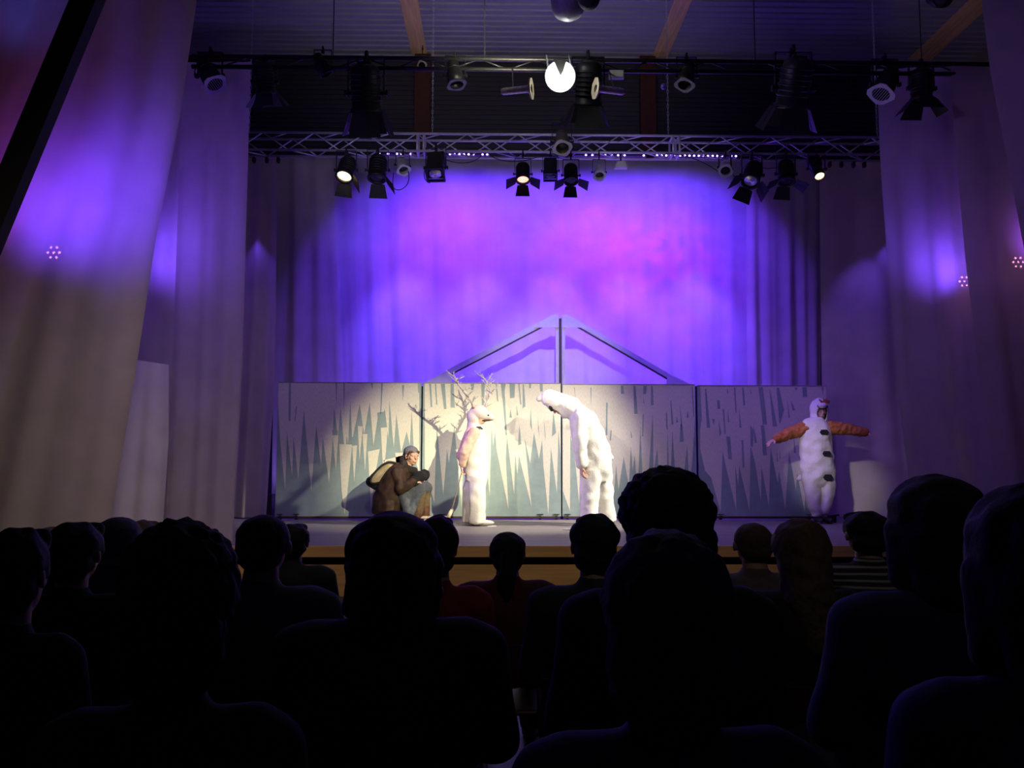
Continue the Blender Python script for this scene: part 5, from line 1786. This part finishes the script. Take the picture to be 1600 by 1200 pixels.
def hair_mesh(kind, seed):
    hcx = V(0, 0.02, 1.20)
    if kind == 'short':
        p = [('e', hcx + V(0, -0.018, 0.035), (0.088, 0.105, 0.094)), ('e', hcx + V(0, -0.05, -0.02), (0.078, 0.065, 0.085)), ('c', hcx + V(-0.03, 0.075, 0.085), hcx + V(0.03, 0.075, 0.085), 0.03, 0.03)]
        return fuse(p, 0.010, 3, 0.016, 22, 'hair', seed)
    if kind == 'cropped':
        p = [('e', hcx + V(0, -0.014, 0.032), (0.080, 0.099, 0.090)), ('e', hcx + V(0, -0.045, -0.01), (0.072, 0.063, 0.08))]
        return fuse(p, 0.010, 3, 0.004, 40, 'hair', seed)
    if kind == 'curly':
        p = [('e', hcx + V(0, -0.02, 0.035), (0.105, 0.115, 0.105)), ('e', hcx + V(0, -0.055, -0.035), (0.098, 0.075, 0.105))]
        return fuse(p, 0.008, 1, 0.017, 48, 'hair', seed)
    if kind == 'bob':
        p = [('e', hcx + V(0, -0.02, 0.03), (0.098, 0.112, 0.10)), ('c', hcx + V(0, -0.045, 0.0), hcx + V(0, -0.055, -0.12), 0.092, 0.082), ('c', hcx + V(0.07, 0.0, 0.0), hcx + V(0.075, -0.01, -0.12), 0.035, 0.03), ('c', hcx + V(-0.07, 0.0, 0.0), hcx + V(-0.075, -0.01, -0.12), 0.035, 0.03)]
        return fuse(p, 0.010, 3, 0.014, 24, 'hair', seed)
    if kind == 'long':
        p = [('e', hcx + V(0, -0.02, 0.03), (0.10, 0.115, 0.10)), ('c', hcx + V(0, -0.045, 0.0), hcx + V(0, -0.085, -0.16), 0.095, 0.085), ('c', hcx + V(0, -0.085, -0.16), hcx + V(0, -0.14, -0.33), 0.088, 0.05)]
        return fuse(p, 0.010, 3, 0.016, 22, 'hair', seed)
    if kind == 'ponytail':
        p = [('e', hcx + V(0, -0.016, 0.033), (0.085, 0.103, 0.092)), ('e', hcx + V(0, -0.045, -0.02), (0.076, 0.062, 0.085)), ('e', hcx + V(0, -0.115, 0.015), (0.03, 0.03, 0.03)),
             ('c', hcx + V(0, -0.125, 0.01), hcx + V(0, -0.165, -0.09), 0.032, 0.04), ('c', hcx + V(0, -0.165, -0.09), hcx + V(0, -0.165, -0.20), 0.04, 0.018)]
        return fuse(p, 0.010, 3, 0.010, 26, 'hair', seed)
    if kind == 'bobble':
        p = [('e', hcx + V(0, -0.02, 0.04), (0.102, 0.115, 0.10)), ('e', hcx + V(0, -0.05, -0.04), (0.10, 0.08, 0.12))]
        return fuse(p, 0.010, 3, 0.012, 45, 'hair', seed)


HM = {}


def hair_of(kind, seed, m):
    key = (kind, seed)
    if key not in HM:
        HM[key] = hair_mesh(kind, seed)
        HM[key].materials.append(m)
    return HM[key]


def cushion(bm):
    box(bm, (-0.21, -0.20, 0.415), (0.21, 0.22, 0.445), 0.012)


def chair_back(bm):
    n_ = 8
    for side in (0,):
        fr, bk = [], []
        for j in range(5):
            for i in range(n_ + 1):
                u = i / n_ * 2 - 1
                z_ = 0.60 + j * 0.055
                y_ = -0.20 - 0.02 * j * 0.5 + 0.035 * u * u - 0.035
                fr.append(bm.verts.new((u * 0.21, y_, z_)))
                bk.append(bm.verts.new((u * 0.21, y_ - 0.012, z_)))
        for j in range(4):
            for i in range(n_):
                a_ = j * (n_ + 1) + i
                b_ = a_ + 1; c_ = b_ + n_ + 1; d_ = a_ + n_ + 1
                bm.faces.new((fr[a_], fr[b_], fr[c_], fr[d_]))
                bm.faces.new((bk[a_], bk[d_], bk[c_], bk[b_]))
        for i in range(n_):
            bm.faces.new((fr[i], bk[i], bk[i + 1], fr[i + 1]))
            e_ = 4 * (n_ + 1)
            bm.faces.new((fr[e_ + i], fr[e_ + i + 1], bk[e_ + i + 1], bk[e_ + i]))
        for j in range(4):
            a_, b_ = j * (n_ + 1), (j + 1) * (n_ + 1)
            bm.faces.new((fr[a_], fr[b_], bk[b_], bk[a_]))
            bm.faces.new((fr[a_ + n_], bk[a_ + n_], bk[b_ + n_], fr[b_ + n_]))


bm = bmesh.new(); cushion(bm); me_seat = bm_mesh(bm, 'seat')
bm = bmesh.new(); chair_back(bm); me_cback = bm_mesh(bm, 'backrest')
M_CHAIR = mat('dark_red_chair_shell', (0.06, 0.012, 0.012), 0.5, 0, 0.1, 10)
me_seat.materials.append(M_CHAIR); me_cback.materials.append(M_CHAIR)
me_legs = []
for sx_, sy_ in ((-1, -1), (1, -1), (-1, 1), (1, 1)):
    bm = bmesh.new()
    if sy_ < 0:
        tube(bm, (sx_ * 0.20, -0.24, 0.0), (sx_ * 0.19, -0.20, 0.44), 0.011, seg=10)
        tube(bm, (sx_ * 0.19, -0.20, 0.44), (sx_ * 0.17, -0.245, 0.70), 0.011, seg=10)
    else:
        tube(bm, (sx_ * 0.20, 0.22, 0.0), (sx_ * 0.19, 0.19, 0.415), 0.011, seg=10)
    me = bm_mesh(bm, 'leg', True)
    me.materials.append(M_PIPE)
    me_legs.append(me)


def audience(px, top, wpx, Y, hair, haircol, topcol, label, turn=0, w0=None, stripes=False, kx=None, extra=None):
    c = P(px, top, Y)
    wd = wpx / 1294.0 * Y
    base = {'short': 0.180, 'cropped': 0.165, 'curly': 0.232, 'bob': 0.205, 'long': 0.21, 'ponytail': 0.175, 'bobble': 0.212}[hair]
    topz = {'short': 1.338, 'cropped': 1.325, 'curly': 1.352, 'bob': 1.335, 'long': 1.335, 'ponytail': 1.33, 'bobble': 1.345}[hair]
    k = max(0.72, min(1.2, wd / base))
    kz = c.z / topz
    t = empty('person', (c.x, Y, 0), R(turn))
    t.scale = (k, k, kz)
    tag(t, label, 'person', 'seated audience')
    link('body', me_body, None, t)
    hm = mat('hair_' + haircol[0], haircol[1], 0.8, 0, 0.3, 60, 0.3)
    link('hair', hair_of(hair, haircol[2] if len(haircol) > 2 else 1.0, hm).copy() if False else hair_of(hair, haircol[0] and sum(map(ord, haircol[0])) * 0.37, hm), None, t)
    me = me_top.copy()
    if stripes:
        m_ = stripes
    else:
        m_ = mat('top_' + topcol[0], topcol[1], 0.9, 0, 0.15, 30, 0.2)
    me.materials.append(m_)
    link('top', me, None, t)
    me = me_bot
    if not me.materials:
        me.materials.append(mat('dark_trousers', (0.02, 0.02, 0.03), 0.9))
    link('trousers', me, None, t)
    link('shoes', me_sh, None, t)
    if extra:
        extra(t)
    ch = empty('chair', (c.x, Y, 0), R(turn))
    ch.scale = (max(0.85, min(1.0, k)), max(0.85, min(1.0, k)), kz * 0.95)
    ch.location.y -= 0.03
    tag(ch, 'dark red chair under the ' + ' '.join(label.split()[:11]), 'chair', 'audience chairs')
    link('seat', me_seat, None, ch)
    link('backrest', me_cback, None, ch)
    for m2 in me_legs:
        link('leg', m2, None, ch)
    return t


def stripe_mat():
    m = bpy.data.materials.new('striped_jersey')
    m.use_nodes = True
    nt = m.node_tree
    b = nt.nodes['Principled BSDF']
    b.inputs['Roughness'].default_value = 0.9
    tc = nt.nodes.new('ShaderNodeTexCoord')
    sp = nt.nodes.new('ShaderNodeSeparateXYZ')
    mt = nt.nodes.new('ShaderNodeMath'); mt.operation = 'MULTIPLY'; mt.inputs[1].default_value = 200.0
    sn = nt.nodes.new('ShaderNodeMath'); sn.operation = 'SINE'
    rp = nt.nodes.new('ShaderNodeValToRGB')
    rp.color_ramp.interpolation = 'CONSTANT'
    rp.color_ramp.elements[0].color = (0.03, 0.03, 0.05, 1)
    rp.color_ramp.elements[1].color = (0.35, 0.36, 0.32, 1)
    rp.color_ramp.elements[1].position = 0.5
    nt.links.new(tc.outputs['Object'], sp.inputs[0])
    nt.links.new(sp.outputs[2], mt.inputs[0])
    nt.links.new(mt.outputs[0], sn.inputs[0])
    nt.links.new(sn.outputs[0], rp.inputs[0])
    nt.links.new(rp.outputs[0], b.inputs['Base Color'])
    return m


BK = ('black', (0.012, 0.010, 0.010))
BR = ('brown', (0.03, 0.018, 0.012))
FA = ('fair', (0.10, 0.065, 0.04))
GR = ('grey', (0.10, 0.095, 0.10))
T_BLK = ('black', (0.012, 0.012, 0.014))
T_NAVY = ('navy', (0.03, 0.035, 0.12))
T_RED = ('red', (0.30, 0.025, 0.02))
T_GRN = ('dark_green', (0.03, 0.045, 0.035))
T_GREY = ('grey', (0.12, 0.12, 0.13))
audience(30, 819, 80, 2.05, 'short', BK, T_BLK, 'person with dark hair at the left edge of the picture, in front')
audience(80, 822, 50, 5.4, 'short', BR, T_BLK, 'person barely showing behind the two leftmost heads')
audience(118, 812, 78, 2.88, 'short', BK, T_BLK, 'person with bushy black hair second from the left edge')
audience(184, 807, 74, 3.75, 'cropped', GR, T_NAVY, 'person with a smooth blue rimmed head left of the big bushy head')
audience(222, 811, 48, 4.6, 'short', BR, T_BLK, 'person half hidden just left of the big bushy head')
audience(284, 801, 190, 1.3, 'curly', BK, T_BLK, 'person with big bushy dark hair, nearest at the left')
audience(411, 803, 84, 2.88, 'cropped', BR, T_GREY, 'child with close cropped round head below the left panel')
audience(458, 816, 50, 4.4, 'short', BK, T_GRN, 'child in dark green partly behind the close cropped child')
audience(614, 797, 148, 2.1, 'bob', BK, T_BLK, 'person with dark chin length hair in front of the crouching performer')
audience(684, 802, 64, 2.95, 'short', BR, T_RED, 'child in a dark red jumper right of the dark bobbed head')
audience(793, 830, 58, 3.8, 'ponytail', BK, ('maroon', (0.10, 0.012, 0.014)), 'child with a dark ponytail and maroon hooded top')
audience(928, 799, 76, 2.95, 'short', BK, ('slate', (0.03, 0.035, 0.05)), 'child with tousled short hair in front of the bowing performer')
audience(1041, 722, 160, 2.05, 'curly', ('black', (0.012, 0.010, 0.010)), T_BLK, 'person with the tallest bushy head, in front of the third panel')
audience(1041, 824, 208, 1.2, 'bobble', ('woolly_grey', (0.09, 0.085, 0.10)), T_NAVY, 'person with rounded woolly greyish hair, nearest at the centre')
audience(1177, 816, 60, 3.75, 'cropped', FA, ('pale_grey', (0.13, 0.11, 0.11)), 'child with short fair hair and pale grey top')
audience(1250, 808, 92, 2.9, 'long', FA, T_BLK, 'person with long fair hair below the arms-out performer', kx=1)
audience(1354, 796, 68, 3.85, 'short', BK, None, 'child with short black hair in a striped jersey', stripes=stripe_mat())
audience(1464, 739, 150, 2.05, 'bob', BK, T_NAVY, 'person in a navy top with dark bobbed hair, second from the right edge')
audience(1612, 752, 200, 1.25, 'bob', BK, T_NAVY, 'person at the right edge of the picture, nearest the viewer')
